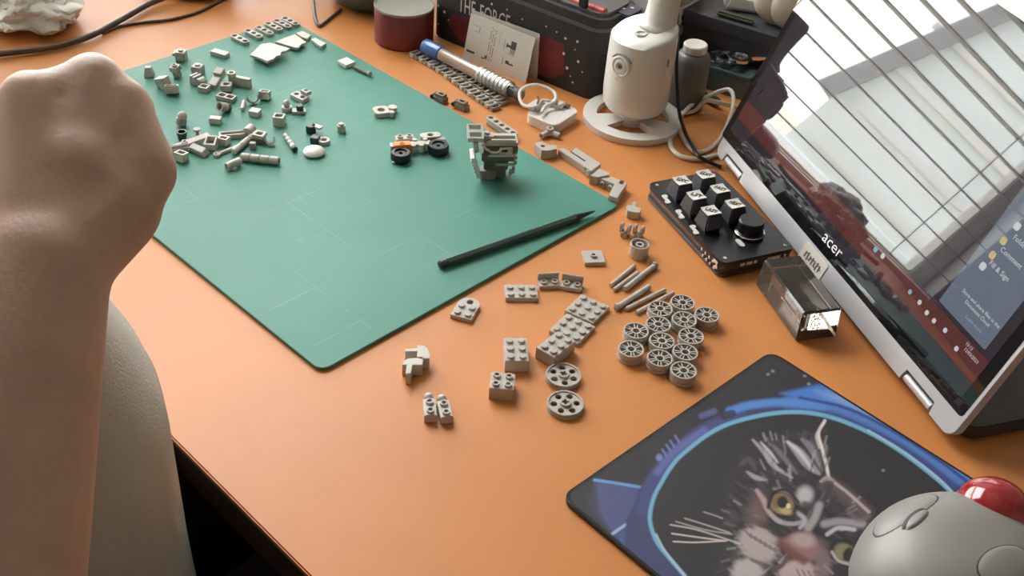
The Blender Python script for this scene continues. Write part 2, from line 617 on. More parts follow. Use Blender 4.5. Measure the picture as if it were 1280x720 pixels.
# ------------------------------------------------------------------ table
TX0, TX1, TY0, TY1 = -1215.0, 900.0, 219.0, 1215.0
tb = thing('table', 'long table with an orange laminate top and a dark edge', 'table', ((TX0 + TX1) / 2, (TY0 + TY1) / 2, FZ))
tw, td = TX1 - TX0, TY1 - TY0
MB().prism([rrect(tw, td, 14, 4)], -FZ - 5, -FZ, None).build('tabletop', M['orange'], tb, bevel=1.6)
MB().prism([rrect(tw - 1, td - 1, 14, 4)], -FZ - 30, -FZ - 5.1, None).build('edge_band', M['edge'], tb)
for sx in (-1, 1):
    MB().box(tw - 260, 24, 70, 0, sx * (td / 2 - 90), -FZ - 101).build('apron', M['edge'], tb)
    for sy in (-1, 1):
        MB().box(55, 55, -FZ - 31, sx * (tw / 2 - 90), sy * (td / 2 - 90)).build('leg', M['edge'], tb, bevel=3)

# ------------------------------------------------------------------ cutting mat
aang = R(48.2888 + 42.6)                      # direction of the mat's short side
A = Vector((math.cos(aang), math.sin(aang), 0))
B = Vector((-A.y, A.x, 0))
mc = A * ((328.9 + 633.6) / 2) + B * ((454.2 + 900.2) / 2)
cm = MB().prism([rrect(446, 304.8, 8, 6)], 0.05, 3.0).build('cutting_mat', M['green_mat'], None, (mc.x, mc.y, 0.0), math.atan2(B.y, B.x), bevel=0.5)
tag(cm, 'worn green cutting mat with faint grid lines on the orange table', 'cutting mat')
MZ = 3.05


# ------------------------------------------------------------------ person
def capsules(chain, mb, n=14):
    """tapered limbs: list of (point, radius)"""
    for (p, r), (q, s) in zip(chain[:-1], chain[1:]):
        k = 6
        pts = [Vector(p).lerp(Vector(q), i / k) for i in range(k + 1)]
        mb.tube(pts, [r + (s - r) * i / k for i in range(k + 1)], n)
    for p, r in chain:
        mb.sphere(r, tuple(p), n, 8)


def loft(mb, rings):
    """rings: list of (cx, cy, cz, rx, ry)"""
    n = 28
    v, f = [], []
    for cx, cy, cz, rx, ry in rings:
        for k in range(n):
            a = 2 * math.pi * k / n
            c, s = math.cos(a), math.sin(a)
            v.append((cx + rx * math.copysign(abs(c) ** 0.85, c), cy + ry * math.copysign(abs(s) ** 0.85, s), cz))
    for j in range(len(rings) - 1):
        for k in range(n):
            k2 = (k + 1) % n
            f.append((j * n + k, j * n + k2, (j + 1) * n + k2, (j + 1) * n + k))
    f += [list(range(n))[::-1], [(len(rings) - 1) * n + k for k in range(n)]]
    mb.add(v, f)


def remeshed(mb, name, m, voxel, smooth_it, parent=None):
    me0 = mb.mesh('tmp', m)
    o = bpy.data.objects.new('tmp', me0)
    COL.objects.link(o)
    r = o.modifiers.new('r', 'REMESH')
    r.mode = 'VOXEL'
    r.voxel_size = voxel * 0.001
    s = o.modifiers.new('s', 'SMOOTH')
    s.factor = 0.5
    s.iterations = smooth_it
    dg = bpy.context.evaluated_depsgraph_get()
    me = bpy.data.meshes.new_from_object(o.evaluated_get(dg))
    me.name = name
    me.shade_smooth()
    me.materials.clear()
    me.materials.append(m)
    bpy.data.objects.remove(o)
    return put(name, me, parent)


def make_person():
    root = thing('person', 'person in a grey shirt seated at the table, one loosely closed hand over the mat', 'person', (0, 0, 0))
    b = MB()
    WR = ray(52, 335, 522)                      # wrist
    MID = ray(-18, 640, 512)
    EL = MID + (MID - WR) * 0.62
    SH = Vector((-395, 30, 285))
    capsules([(SH - Vector((0, 0, 16)), 42), (SH.lerp(EL, 0.5), 44), (EL, 38)], b)
    capsules([(EL, 38), (EL.lerp(MID, 0.6), 45), (MID, 42), (MID.lerp(WR, 0.6), 34), (WR, 29)], b)
    # right hand: back of the hand towards the camera, fingers curled down towards the mat
    mcp = {'index': (38, 126, 545, 14), 'middle': (116, 104, 552, 14.5), 'ring': (152, 132, 548, 13.5), 'pinky': (170, 185, 540, 13)}
    K = {}
    for k, (u, v, d, r) in mcp.items():
        K[k] = (ray(u, v, d), r)
    # metacarpals and palm
    for k, (p, r) in K.items():
        capsules([(WR, 24), (WR.lerp(p, 0.5), 19), (p, r)], b)
    capsules([(K['index'][0], 11), (K['middle'][0], 12.5), (K['ring'][0], 12), (K['pinky'][0], 11)], b)
    hyp = ray(138, 258, 535)
    capsules([(WR, 26), (hyp, 23), (K['pinky'][0], 13)], b)
    capsules([(hyp, 22), (ray(95, 215, 538), 24), (ray(70, 170, 545), 17)], b)
    capsules([(K['ring'][0], 13), (ray(178, 215, 538), 16), (hyp, 20)], b)
    # fingers: proximal away from the camera, middle bending back under the palm
    away = Vector(CF)
    upd = Vector(CU)
    side = Vector(CR)
    for k, L, sd in (('index', 42, -0.25), ('middle', 45, -0.20), ('ring', 42, -0.18), ('pinky', 34, -0.12)):
        p, r = K[k]
        pip = p + (away * 0.93 + upd * 0.10 + side * sd).normalized() * L
        dip = pip + (away * 0.35 - upd * 0.85 - side * 0.15).normalized() * L * 0.62
        tip = dip + (-away * 0.35 - upd * 0.85 - side * 0.15).normalized() * L * 0.45
        capsules([(p, r), (pip, r * 0.78)], b)
        capsules([(pip, r * 0.78), (dip, r * 0.66), (tip, r * 0.55)], b)
    tb0 = WR.lerp(K['index'][0], 0.35) - side * 22 + away * 4
    tb1 = tb0 + (-side * 0.35 + upd * 0.72 + away * 0.60).normalized() * 44
    tb2 = tb1 + (side * 0.05 + upd * 0.55 + away * 0.83).normalized() * 32
    tb3 = tb2 + (side * 0.25 + upd * 0.25 + away * 0.93).normalized() * 24
    capsules([(tb0, 19), (tb1, 13), (tb2, 11), (tb3, 8.5)], b)
    # torso core inside the shirt, neck, left arm resting on the table's edge
    TX, TY = -527, 98
    loft(b, [(TX, TY - 40, -330, 150, 110), (TX, TY - 10, -150, 150, 110), (TX, TY, 0, 150, 100), (TX, TY - 26, 150, 148, 92), (TX, TY - 75, 250, 150, 76), (TX, TY - 82, 305, 120, 54), (TX, TY - 75, 350, 55, 55), (TX, TY - 60, 430, 52, 54)])
    # head, bent towards the hand
    HM = Matrix.Translation((TX + 6, TY - 40, 488)) @ Matrix.Rotation(R(-8), 4, 'Z') @ Matrix.Rotation(R(-22), 4, 'X')
    capsules([((TX, TY - 62, 380), 55), (tuple(HM @ Vector((0, -18, -30))), 54)], b, 20)
    for c_, sc_ in (((0, -10, 30), (76, 94, 88)), ((0, 24, -22), (63, 62, 76)), ((0, 36, -74), (46, 46, 34)), ((0, 70, -88), (24, 18, 17)), ((28, 72, 19), (27, 14, 10)), ((-28, 72, 19), (27, 14, 10)), ((30, 62, 1), (22, 15, 17)), ((-30, 62, 1), (22, 15, 17)), ((36, 60, -24), (23, 22, 22)), ((-36, 60, -24), (23, 22, 22)), ((0, 81, -52), (24, 9, 5)), ((0, 79, -60), (21, 9, 6)), ((0, 66, -60), (34, 18, 26)), ((79, -8, -4), (7, 18, 31)), ((-79, -8, -4), (7, 18, 31))):
        b.sphere(1, c_, 24, 14, HM @ Matrix.Translation(c_) @ Matrix.Diagonal((*sc_, 1)) @ Matrix.Translation([-q for q in c_]))
    b.tube([HM @ Vector((0, 80, 14)), HM @ Vector((0, 92, -8)), HM @ Vector((0, 103, -26)), HM @ Vector((0, 86, -34))], [7, 8.5, 11.5, 9], 14)
    for sx in (-1, 1):
        b.sphere(8, tuple(HM @ Vector((sx * 11, 90, -27))), 12, 8)
    SL = Vector((-742, 30, 285))
    ELL = Vector((-790, 20, 10))
    WRL = Vector((-690, 170, -118))
    capsules([(SL - Vector((0, 0, 16)), 42), (SL.lerp(ELL, 0.5), 44), (ELL, 38)], b)
    capsules([(ELL, 38), (ELL.lerp(WRL, 0.4), 40), (WRL, 27)], b)
    fw = (WRL - ELL).normalized()
    fs = Vector((0, 0, 1)).cross(fw).normalized()
    for i, L in enumerate((38, 42, 40, 32)):
        kn = WRL + fw * 78 + fs * (-26 + 18 * i) * -1
        kn.z = min(kn.z, -128)
        capsules([(WRL, 20), (kn, 12)], b)
        p1 = kn + fw * L + Vector((0, 0, -4))
        p2 = p1 + fw * L * 0.6 + Vector((0, 0, -6))
        capsules([(kn, 11), (p1, 9.5), (p2, 8)], b)
    t0 = WRL + fw * 20 - fs * 24
    capsules([(WRL, 19), (t0, 16), (t0 + fw * 40 - fs * 26 + Vector((0, 0, -8)), 11), (t0 + fw * 68 - fs * 30 + Vector((0, 0, -10)), 9)], b)
    body = remeshed(b, 'body', M['skin'], 2.6, 14, root)
    eye_w, eye_i = mat('eye_white', (0.7, 0.68, 0.65), 0.2), mat('eye_iris', (0.05, 0.03, 0.02), 0.15)
    for sx in (-1, 1):
        e = MB().sphere(11.5, tuple(HM @ Vector((sx * 31, 68.5, 2))), 18, 12).build('eye', eye_w, root)
        MB().sphere(5.6, tuple(HM @ Vector((sx * 30.5, 75.2, 0.5))), 14, 10).build('iris', eye_i, e)
    h_ = MB()
    h_.sphere(1, (0, 0, 0), 36, 20, HM @ Matrix.Translation((0, -14, 33)) @ Matrix.Diagonal((83, 99, 93, 1)))
    inv = HM.inverted()
    h_.f = [q for q in h_.f if all((lambda p_: p_.z > 52 or (p_.y < 26 and p_.z > 18) or (p_.y < -22 and p_.z > -48))(inv @ Vector(h_.v[i])) for i in q)]
    ho = h_.build('hair', mat('dark_brown_hair', (0.03, 0.018, 0.012), 0.6, bump=0.6, bscale=500), root, smooth=80)
    sol = ho.modifiers.new('thickness', 'SOLIDIFY')
    sol.thickness = 0.006
    sol.offset = -1
    # shirt
    s = MB()
    loft(s, [(TX + 6, TY - 20, -215, 180, 130), (TX + 4, TY - 8, -120, 178, 124), (TX, TY - 2, -20, 170, 118), (TX, TY, 85, 168, 117), (TX, TY - 22, 150, 166, 112), (TX, TY - 72, 240, 184, 95), (TX, TY - 80, 300, 168, 74), (TX, TY - 80, 335, 75, 66)])
    for a, e in ((SH, EL), (SL, ELL)):
        capsules([(a - Vector((0, 0, 14)), 56), (a.lerp(e, 0.45), 57)], s, 20)
    sh = remeshed(s, 'shirt', M['shirt'], 6, 20, root)
    # trousers: thighs under the table and shins to the floor
    t = MB()
    loft(t, [(TX, TY - 30, -320, 172, 125), (TX, TY - 25, -200, 170, 122)])
    for sx in (-1, 1):
        hip = Vector((TX + sx * 95, TY - 40, -255))
        kn = Vector((TX + sx * 120, TY + 400, -250))
        an = Vector((TX + sx * 125, TY + 380, -660))
        capsules([(hip, 88), (hip.lerp(kn, 0.6), 74), (kn, 62)], t)
        capsules([(kn, 62), (an, 48)], t)
        sho = MB()
        loft(sho, [(an.x, an.y + 50, FZ + 1, 44, 120), (an.x, an.y + 45, FZ + 40, 44, 115), (an.x, an.y + 10, FZ + 80, 40, 62)])
        sho.build('shoe', M['black'], root)
    remeshed(t, 'trousers', M['trousers'], 8, 8, root)
    return root


make_person()
st = thing('stool', 'dark stool under the seated person', 'stool', (-562, 60, FZ))
MB().cyl(165, 40, 28, 0, 0, 330).build('seat', M['dark'], st, bevel=6)
for k in range(4):
    a = R(45 + 90 * k)
    MB().tube([(110 * math.cos(a), 110 * math.sin(a), 330), (160 * math.cos(a), 160 * math.sin(a), 1)], 14, 10).build('leg', M['edge'], st)

# ================================================================== LAPTOP (folded back on its keyboard, screen leaning away)
LA, LB = at(893, 190, 8), at(1187, 550, 8)
Ld = (LB - LA).normalized()
Ln = Vector((-Ld.y, Ld.x, 0))
TILT = R(69.5)
Lw = Ln * math.cos(TILT) + Vector((0, 0, math.sin(TILT)))
LN = Ld.cross(Lw).normalized()
if LN.dot(Vector(CPOS) - LA) < 0:
    LN = -LN
LLEN, LHGT = (LB - LA).length, 238.0


def lapxy(u, v):
    d = Vector(CR * (u - 640) / FOC - CU * (v - 360) / FOC + CF)
    t = (LA - Vector(CPOS)).dot(LN) / d.dot(LN)
    q = Vector(CPOS) + d * t - LA
    return q.dot(Ld), q.dot(Lw)


lap = thing('laptop', 'silver laptop folded back so its dark glossy screen leans beside the keypad', 'laptop', (LA.x, LA.y, 0))
LT = frame_T((0, 0, 8), Ld, Lw, LN)
n1a, n1b = lapxy(903, 199)[0], lapxy(924, 226)[0]
n2a, n2b = lapxy(1121, 476)[0], lapxy(1160, 517)[0]
ND = 8.5
out = []
r0 = 9
for i in range(6):
    a = R(180 + 90 * i / 5)
    out.append((r0 + r0 * math.cos(a), r0 + r0 * math.sin(a)))
for a, b in ((n1a, n1b), (n2a, n2b)):
    out += [(a, 0), (a + 1.5, ND), (b - 1.5, ND), (b, 0)]
for i in range(6):
    a = R(270 + 90 * i / 5)
    out.append((LLEN - r0 + r0 * math.cos(a), r0 + r0 * math.sin(a)))
for x, a0 in ((LLEN - 12, 0), (12, 90)):
    for i in range(6):
        a = R(a0 + 90 * i / 5)
        out.append((x + 12 * math.cos(a), LHGT - 12 + 12 * math.sin(a)))
MB().prism([out], -6.5, 0, LT).build('lid', M['silver'], lap, bevel=0.5)
gx0, gy0 = lapxy(904, 165.6)
gx1, gy1 = lapxy(1199, 526)
gb = (gy0 + gy1) / 2
scr = MB().prism([rrect(gx1 - gx0, 227 - gb, 3, 3, (gx0 + gx1) / 2, (227 + gb) / 2)], -0.4, 0.25, LT).build('screen_glass', M['glass_black'], lap)
for a, b in ((n1a, n1b), (n2a, n2b)):
    T = LT @ Matrix.Translation((a + 2.2, 3.4, -3.2)) @ Matrix.Rotation(R(90), 4, 'Y')
    MB().cyl(3.3, b - a - 4.4, 16, T=T).build('hinge_barrel', M['silver'], lap, bevel=0.3)
    MB().box(b - a - 1, 4.0, 5, (a + b) / 2, 8.6, -6.2, LT).build('hinge_recess', M['groove'], lap)
# keyboard half lying behind, keys down
KT = frame_T((0, 0, 0), Ld, Ln, (0, 0, 1))
MB().prism([rrect(LLEN - 2, 232, 10, 4, LLEN / 2, 118)], 2.2, 13, KT @ Matrix.Translation((0, 11, 0))).build('keyboard_base', M['dark'], lap, bevel=1.5)
for x in (30, LLEN - 30):
    for y in (30, 215):
        MB().cyl(5, 2.1, 12, x, y + 0, 0.05, T=KT).build('rubber_foot', M['black'], lap)
# raised label tab in the middle of the lower frame
q = [lapxy(*p) for p in ((1011.5, 307), (1034, 333), (1022.5, 349), (998.5, 321))]
sx0, sy0 = min(p[0] for p in q), min(p[1] for p in q)
sx1, sy1 = max(p[0] for p in q), max(p[1] for p in q)
st_ = MB().prism([rrect(sx1 - sx0 + 3, sy1 - sy0 + 2, 2, 3, (sx0 + sx1) / 2, (sy0 + sy1) / 2 + 0.5)], 0.05, 0.7, LT).build('label_tab', M['offwhite'], lap, bevel=0.2)
g = MB()
for i in range(7):
    x = sx0 + 5 + i * (sx1 - sx0 - 10) / 6
    g.box(1.3, (4.5, 6.5, 4.0, 6.0, 4.5, 6.5, 5.0)[i], 0.3, x, (sy0 + sy1) / 2, 0.7, LT)
    g.box(2.6, 1.0, 0.3, x + 0.8, (sy0 + sy1) / 2 + (1.8, -1.5, 0.8, 1.6, -1.8, 1.2, 0)[i], 0.7, LT)
g.build('embossed_lettering', M['bottle'], st_)
# maker's name on the glass
lx, ly = lapxy(1028, 297)
lx2, ly2 = lapxy(1053, 315)
tm = text_mb('acer', 12.5, 0.05)
wd = max(v[0] for v in tm.v)
MB().add(tm.v, tm.f, LT @ Matrix.Translation((lx, (ly + ly2) / 2 - 3.5, 0.36)) @ Matrix.Diagonal((abs(lx2 - lx) * 1.05 / wd, 1, 1, 1))).build('logo_lettering', mat('pale_logo', (0.75, 0.75, 0.75), 0.5), lap)

# what the lit display shows: a dim wallpaper band, a blue-grey panel, small icons and lines of text
E_panel = mat('display_blue_grey', (0.01, 0.01, 0.01), 0.02, 0.95, ior=1.5, emit=(0.105, 0.125, 0.165), estr=0.36)
E_wall = mat('display_dark_red', (0.01, 0.01, 0.01), 0.02, 0.95, ior=1.5, emit=(0.13, 0.030, 0.030), estr=0.22)
E_dark = mat('display_violet', (0.01, 0.01, 0.01), 0.02, 0.95, ior=1.5, emit=(0.045, 0.034, 0.05), estr=0.16)
E_txt = mat('display_text', (0.01, 0.01, 0.01), 0.4, emit=(0.75, 0.76, 0.80), estr=0.2)
E_yel = mat('display_yellow', (0.01, 0.01, 0.01), 0.4, emit=(0.75, 0.60, 0.18), estr=0.18)
E_cya = mat('display_cyan', (0.01, 0.01, 0.01), 0.4, emit=(0.20, 0.55, 0.70), estr=0.18)


def screen_patch(name, x0, y0, x1, y1, m, z=0.3, r=1.0, parent=None):
    w_, h_ = abs(x1 - x0), abs(y1 - y0)
    return MB().prism([rrect(w_, h_, min(r, w_ * 0.4, h_ * 0.4), 2, (x0 + x1) / 2, (y0 + y1) / 2)], z - 0.04, z, LT).build(name, m, parent or scr)


band_y0 = lapxy(1144, 397)[1]
band_y1 = lapxy(1186, 397)[1]
pan_x0 = lapxy(1165, 388)[0]
DX1 = gx1 - 9
screen_patch('wallpaper', gx0 + 7, band_y1, DX1, 222, E_dark, 0.30)
screen_patch('lower_display', gx0 + 7, gb + 9, DX1, band_y0 - 0.2, E_dark, 0.30)
screen_patch('taskbar', gx0 + 7, band_y0, DX1, band_y1 - 0.2, E_wall, 0.30)
screen_patch('open_panel', pan_x0, band_y1 + 3, DX1 - 8, 150, E_panel, 0.36)
for i, (u, v) in enumerate(((1138, 365), (1150, 378), (1159, 391), (1168, 401), (1182, 413), (1196, 436))):
    x, y = lapxy(u, v)
    screen_patch('icon', x - 1.7, y - 1.7, x + 1.7, y + 1.7, E_cya if i == 0 else E_txt, 0.42, 1.2)
for (u, v, k) in ((1095, 312, 1), (1104, 320, 0)):
    x, y = lapxy(u, v)
    screen_patch('icon', x - 2, y - 2, x + 2, y + 2, E_cya if k else E_txt, 0.42, 1.4)
for i, (u, v) in enumerate(((1272, 283), (1255, 301), (1241, 319), (1229, 333))):
    x, y = lapxy(u, v)
    screen_patch('icon', x - 2.6, y - 2.6, x + 2.6, y + 2.6, E_yel if i in (1, 2) else E_txt, 0.42, 1.6)


def screen_text(body, u, v, size, m=E_txt):
    x, y = lapxy(u, v)
    t_ = text_mb(body, size, 0.02)
    MB().add(t_.v, t_.f, LT @ Matrix.Translation((x, y, 0.42))).build('display_lettering', m, scr)


screen_text('Folders', 1266, 298, 5.0)
screen_text('Comment', 1250, 313, 5.0)
screen_text('Fill & Sign', 1236, 330, 5.0)
screen_text('Store and share files in the', 1203, 364, 3.6)
screen_text('Document Cloud', 1206, 378, 3.6)
screen_text('Learn more', 1207, 397, 3.4, E_cya)
screen_text('15:12', 1207, 430, 3.2)
screen_text('12/03/2023', 1205, 437, 3.2)

# ================================================================== PRINTED MOUSE MAT
pt, pl_ = at(963, 442), at(703.5, 622)
py_ = (pl_ - pt).normalized()
px_ = Vector((-py_.y, py_.x, 0))
PW, PL = (pl_ - pt).length + 3, 245.0
pc = pt + py_ * PW / 2 + px_ * PL / 2
if proj(pc + Vector((0, 0, 0)))[0] < proj(pt)[0]:
    px_ = -px_
    pc = pt + py_ * PW / 2 + px_ * PL / 2
prz = math.atan2(px_.y, px_.x)
pad = MB().prism([rrect(PL, PW, 9, 6)], 0.05, 3.0).build('mouse_mat', M['black'], None, (pc.x, pc.y, 0), prz, bevel=0.9)
tag(pad, 'black edged mouse mat printed with a striped cat inside a blue space helmet', 'mouse mat')

ex, ey = np.array([math.cos(prz), math.sin(prz)]), np.array([-math.sin(prz), math.cos(prz)])
NX, NY = 470, 400
gxs, gys = np.linspace(-PL / 2 + 2.2, PL / 2 - 2.2, NX), np.linspace(-PW / 2 + 2.2, PW / 2 - 2.2, NY)
GX, GY = np.meshgrid(gxs, gys)
# trim the corners round
RC = 7.5
dx, dy = np.maximum(np.abs(GX) - (PL / 2 - 2.2 - RC), 0), np.maximum(np.abs(GY) - (PW / 2 - 2.2 - RC), 0)
rr = np.hypot(dx, dy)
kk = np.where(rr > RC, RC / np.maximum(rr, 1e-6), 1)
GXc = np.sign(GX) * (np.minimum(np.abs(GX), PL / 2 - 2.2 - RC) + dx * kk)
GYc = np.sign(GY) * (np.minimum(np.abs(GY), PW / 2 - 2.2 - RC) + dy * kk)
# the picture was laid out on a sheet of drawing units; PU, PV give the sheet position of every print point
Pw = np.stack([pc.x + GXc * ex[0] + GYc * ey[0], pc.y + GXc * ex[1] + GYc * ey[1], np.full(GX.shape, 3.0)], -1)
U, V = proj(Pw)


def lin(c):
    c = np.asarray(c, float) / 255
    return np.where(c <= 0.04045, c / 12.92, ((c + 0.055) / 1.055) ** 2.4)


art = np.zeros(GX.shape + (3,)) + lin((42, 39, 42))


def sstep(a, b, x):
    t = np.clip((x - a) / (b - a), 0, 1)
    return t * t * (3 - 2 * t)


def paint(alpha, col):
    global art
    art = art * (1 - alpha[..., None]) + lin(col) * alpha[..., None]


def pdist(pts):
    best = np.full(U.shape, 1e9)
    par = np.zeros(U.shape)
    P = np.array(pts, float)
    n = len(P) - 1
    for i in range(n):
        a, b = P[i], P[i + 1]
        d = b - a
        t = np.clip(((U - a[0]) * d[0] + (V - a[1]) * d[1]) / (d @ d + 1e-9), 0, 1)
        e = np.hypot(U - a[0] - t * d[0], V - a[1] - t * d[1])
        par = np.where(e < best, (i + t) / n, par)
        best = np.minimum(best, e)
    return best, par


def stroke(pts, wdt, col, soft=1.0, a=1.0, taper=0.0, k=5):
    pts = [tuple(p)[:2] for p in smooth_path([(x, y, 0) for x, y in pts], k)] if len(pts) > 2 else pts
    d, t = pdist(pts)
    ww_ = wdt * (1 - taper * np.abs(2 * t - 1) ** 1.5)
    paint(a * (1 - sstep(ww_ / 2 - soft * 0.5, ww_ / 2 + soft, d)), col)


def ell(cx, cy, rx, ry, rot, col, soft=0.25, a=1.0, nz=None):
    c, s = math.cos(R(rot)), math.sin(R(rot))
    x, y = (U - cx) * c + (V - cy) * s, -(U - cx) * s + (V - cy) * c
    d = np.hypot(x / rx, y / ry)
    if nz is not None:
        d = d + nz
    paint(a * (1 - sstep(1 - soft, 1 + soft, d)), col)


def inpoly(pts):
    P = np.array(pts, float)
    ins = np.zeros(U.shape, bool)
    j = len(P) - 1
    for i in range(len(P)):
        c = ((P[i, 1] > V) != (P[j, 1] > V)) & (U < (P[j, 0] - P[i, 0]) * (V - P[i, 1]) / (P[j, 1] - P[i, 1] + 1e-12) + P[i, 0])
        ins ^= c
        j = i
    return ins


def fill(pts, col, soft=2.0, a=1.0):
    d, _ = pdist(list(pts) + [pts[0]])
    sd = np.where(inpoly(pts), d, -d)
    paint(a * sstep(-soft, soft, sd), col)


def vnoise(sx, sy, seed, rot=0):
    r = np.random.default_rng(seed)
    c, s = math.cos(R(rot)), math.sin(R(rot))
    x, y = (U * c + V * s) / sx, (-U * s + V * c) / sy
    xi, yi = np.floor(x).astype(int), np.floor(y).astype(int)
    fx, fy = x - xi, y - yi
    fx, fy = fx * fx * (3 - 2 * fx), fy * fy * (3 - 2 * fy)
    tab = r.random((257, 257))
    g_ = lambda a, b: tab[a % 257, b % 257]
    return (g_(xi, yi) * (1 - fx) + g_(xi + 1, yi) * fx) * (1 - fy) + (g_(xi, yi + 1) * (1 - fx) + g_(xi + 1, yi + 1) * fx) * fy


ring_in = [(900, 790), (856, 720), (832, 692), (820, 675.6), (813, 655), (813, 639), (818, 620), (827, 603), (838, 585), (854, 567), (895, 537), (940, 521.6), (990, 515), (1035, 520.6), (1085, 540), (1130, 567), (1171, 598.6), (1194, 621), (1215, 650)]
ring_out = [(840, 790), (800, 720), (780, 680), (783, 650), (790.6, 635), (802, 607.6), (831, 567), (867.6, 535), (917.5, 510), (972, 499), (1020, 500), (1070, 515), (1120, 540), (1170, 572), (1215, 606), (1250, 640)]
stars = [(966, 464), (1011, 480), (960, 468), (1104, 588), (1006, 470)]
# suit and sky around the helmet
fill([(975, 492), (1035, 478), (1060, 492), (1130, 530), (1190, 567), (1240, 600), (1260, 640), (1190, 605), (1100, 545), (1020, 505)], (70, 120, 200), 4)
fill([(1020, 489), (1060, 493), (1130, 530), (1190, 567), (1215, 585), (1200, 592), (1110, 540), (1060, 512)], (140, 165, 215), 7, 0.75)
fill([(743, 601), (800, 608), (792, 650), (768, 668), (752, 652), (745, 640)], (78, 82, 128), 4)
fill([(735, 615), (745, 604), (750, 640), (758, 658), (735, 640)], (56, 54, 76), 4, 0.8)
fill([(768, 668), (803, 648), (815, 670), (850, 725), (870, 790), (800, 720)], (62, 84, 132), 4)
stroke([(800, 690), (826, 722), (850, 760)], 20, (72, 108, 180), 10, 0.6)
stroke([(743, 600), (770, 604), (800, 609)], 3, (100, 150, 205), 1.5)
stroke([(766, 667), (782, 656)], 3, (150, 175, 205), 1.5)
stroke([(794, 651), (803, 645)], 2.2, (170, 190, 215), 1.2)
# helmet collar between the two curves
fill(ring_out + ring_in[::-1], (58, 62, 104), 2.5)
mid = [((a[0] * 0.5 + b[0] * 0.5), (a[1] * 0.5 + b[1] * 0.5)) for a, b in zip(ring_out[3:], ring_in[4:])]
stroke([(802, 640), (812, 607), (840, 570), (878, 541), (925, 517)], 12, (66, 74, 128), 6, 0.8)
stroke([(822, 590), (845, 563), (880, 538)], 7, (104, 112, 176), 4, 0.7)
stroke([(912, 514), (940, 506), (985, 503), (1030, 508)], 8, (84, 140, 215), 4, 0.9)
stroke([(985, 503), (1040, 508), (1100, 533), (1150, 563), (1200, 600)], 10, (84, 132, 205), 6, 0.8)
stroke([(1000, 497), (1060, 511), (1120, 541), (1180, 580), (1225, 615)], 3.0, (36, 62, 128), 2, 0.9)
stroke([(1045, 519), (1100, 543), (1150, 573), (1195, 610)], 2.5, (44, 74, 140), 2, 0.8)
stroke([(905, 520), (915, 517)], 9, (46, 44, 66), 2, 0.9)
ell(824, 572, 4, 4.5, 0, (120, 140, 190), 0.4, 0.9)
for i, (x, y) in enumerate(((830, 566), (835, 560), (840, 555), (846, 549))):
    stroke([(x - 2, y - 4), (x + 3, y + 4)], 2.2, (112, 128, 182), 1.2, 0.8)
stroke([(877, 520), (893, 514)], 6, (96, 102, 156), 3, 0.7)
stroke(ring_in[1:], 4.2, (112, 172, 204), 1.8)
stroke([(856, 720), (832, 690), (820, 668)], 2.0, (190, 200, 210), 1.2, 0.8)
stroke([(1085, 538), (1130, 565), (1171, 596), (1194, 619)], 2.2, (180, 200, 220), 1.2, 0.7)
fill(ring_in, (43, 40, 44), 2.0, 0.0)
# the cat: dark fur mass
fur = vnoise(16, 4.0, 3, 38)
fur2 = vnoise(12, 3.4, 4, 55)
fill([(905, 600), (935, 552), (985, 540), (1020, 545), (1030, 527), (1036, 595), (1085, 640), (1130, 700), (1130, 790), (880, 790), (888, 720), (900, 650)], (50, 46, 50), 10)
fl = inpoly([(915, 610), (935, 560), (1000, 540), (1032, 535), (1038, 598), (1080, 640), (1080, 700), (900, 720), (900, 650)])
paint(0.22 * fl * sstep(0.45, 0.9, fur), (112, 106, 112))
paint(0.30 * fl * sstep(0.4, 0.9, fur2), (30, 27, 31))
# forehead stripes and ear
for p, w_, c, a in (
        ([(941, 550), (955, 565), (967, 582), (990, 597)], 5, (178, 172, 176), 0.85),
        ([(951, 553), (962, 565), (972, 578)], 2.6, (205, 198, 200), 0.9),
        ([(965, 556), (978, 570), (996, 592)], 6, (120, 116, 124), 0.8),
        ([(985, 553), (998, 565), (1012, 582), (1024, 592)], 12, (160, 152, 158), 0.85),
        ([(984, 552), (1000, 566), (1016, 588)], 4, (212, 204, 206), 0.8),
        ([(1002, 549), (1014, 560), (1028, 588)], 8, (142, 136, 146), 0.8),
        ([(1014, 548), (1024, 568), (1032, 590)], 5, (92, 86, 94), 0.7),
        ([(934, 590), (945, 597), (958, 600)], 5, (176, 170, 174), 0.8),
        ([(924, 582), (936, 575), (945, 588)], 7, (92, 90, 96), 0.55)):
    stroke(p, w_, c, 2.4, a, 0.75)
stroke([(1031, 526), (1023, 542), (1028, 562), (1033, 582), (1036, 598)], 3.4, (226, 214, 210), 1.2, 0.95)
stroke([(1026, 534), (1020, 545), (1024, 560)], 2.0, (196, 186, 186), 1.2, 0.8)
stroke([(1026, 602), (1034, 598), (1042, 601)], 5, (220, 205, 198), 2, 0.9, 0.6)
stroke([(1034, 604), (1055, 617), (1082, 640)], 14, (104, 84, 84), 8, 0.75)
stroke([(1044, 604), (1062, 618), (1086, 640)], 3, (196, 178, 172), 2, 0.8)
fill([(1033, 540), (1045, 540), (1150, 600), (1150, 720), (1090, 640), (1040, 600)], (40, 37, 40), 2, 0.0)
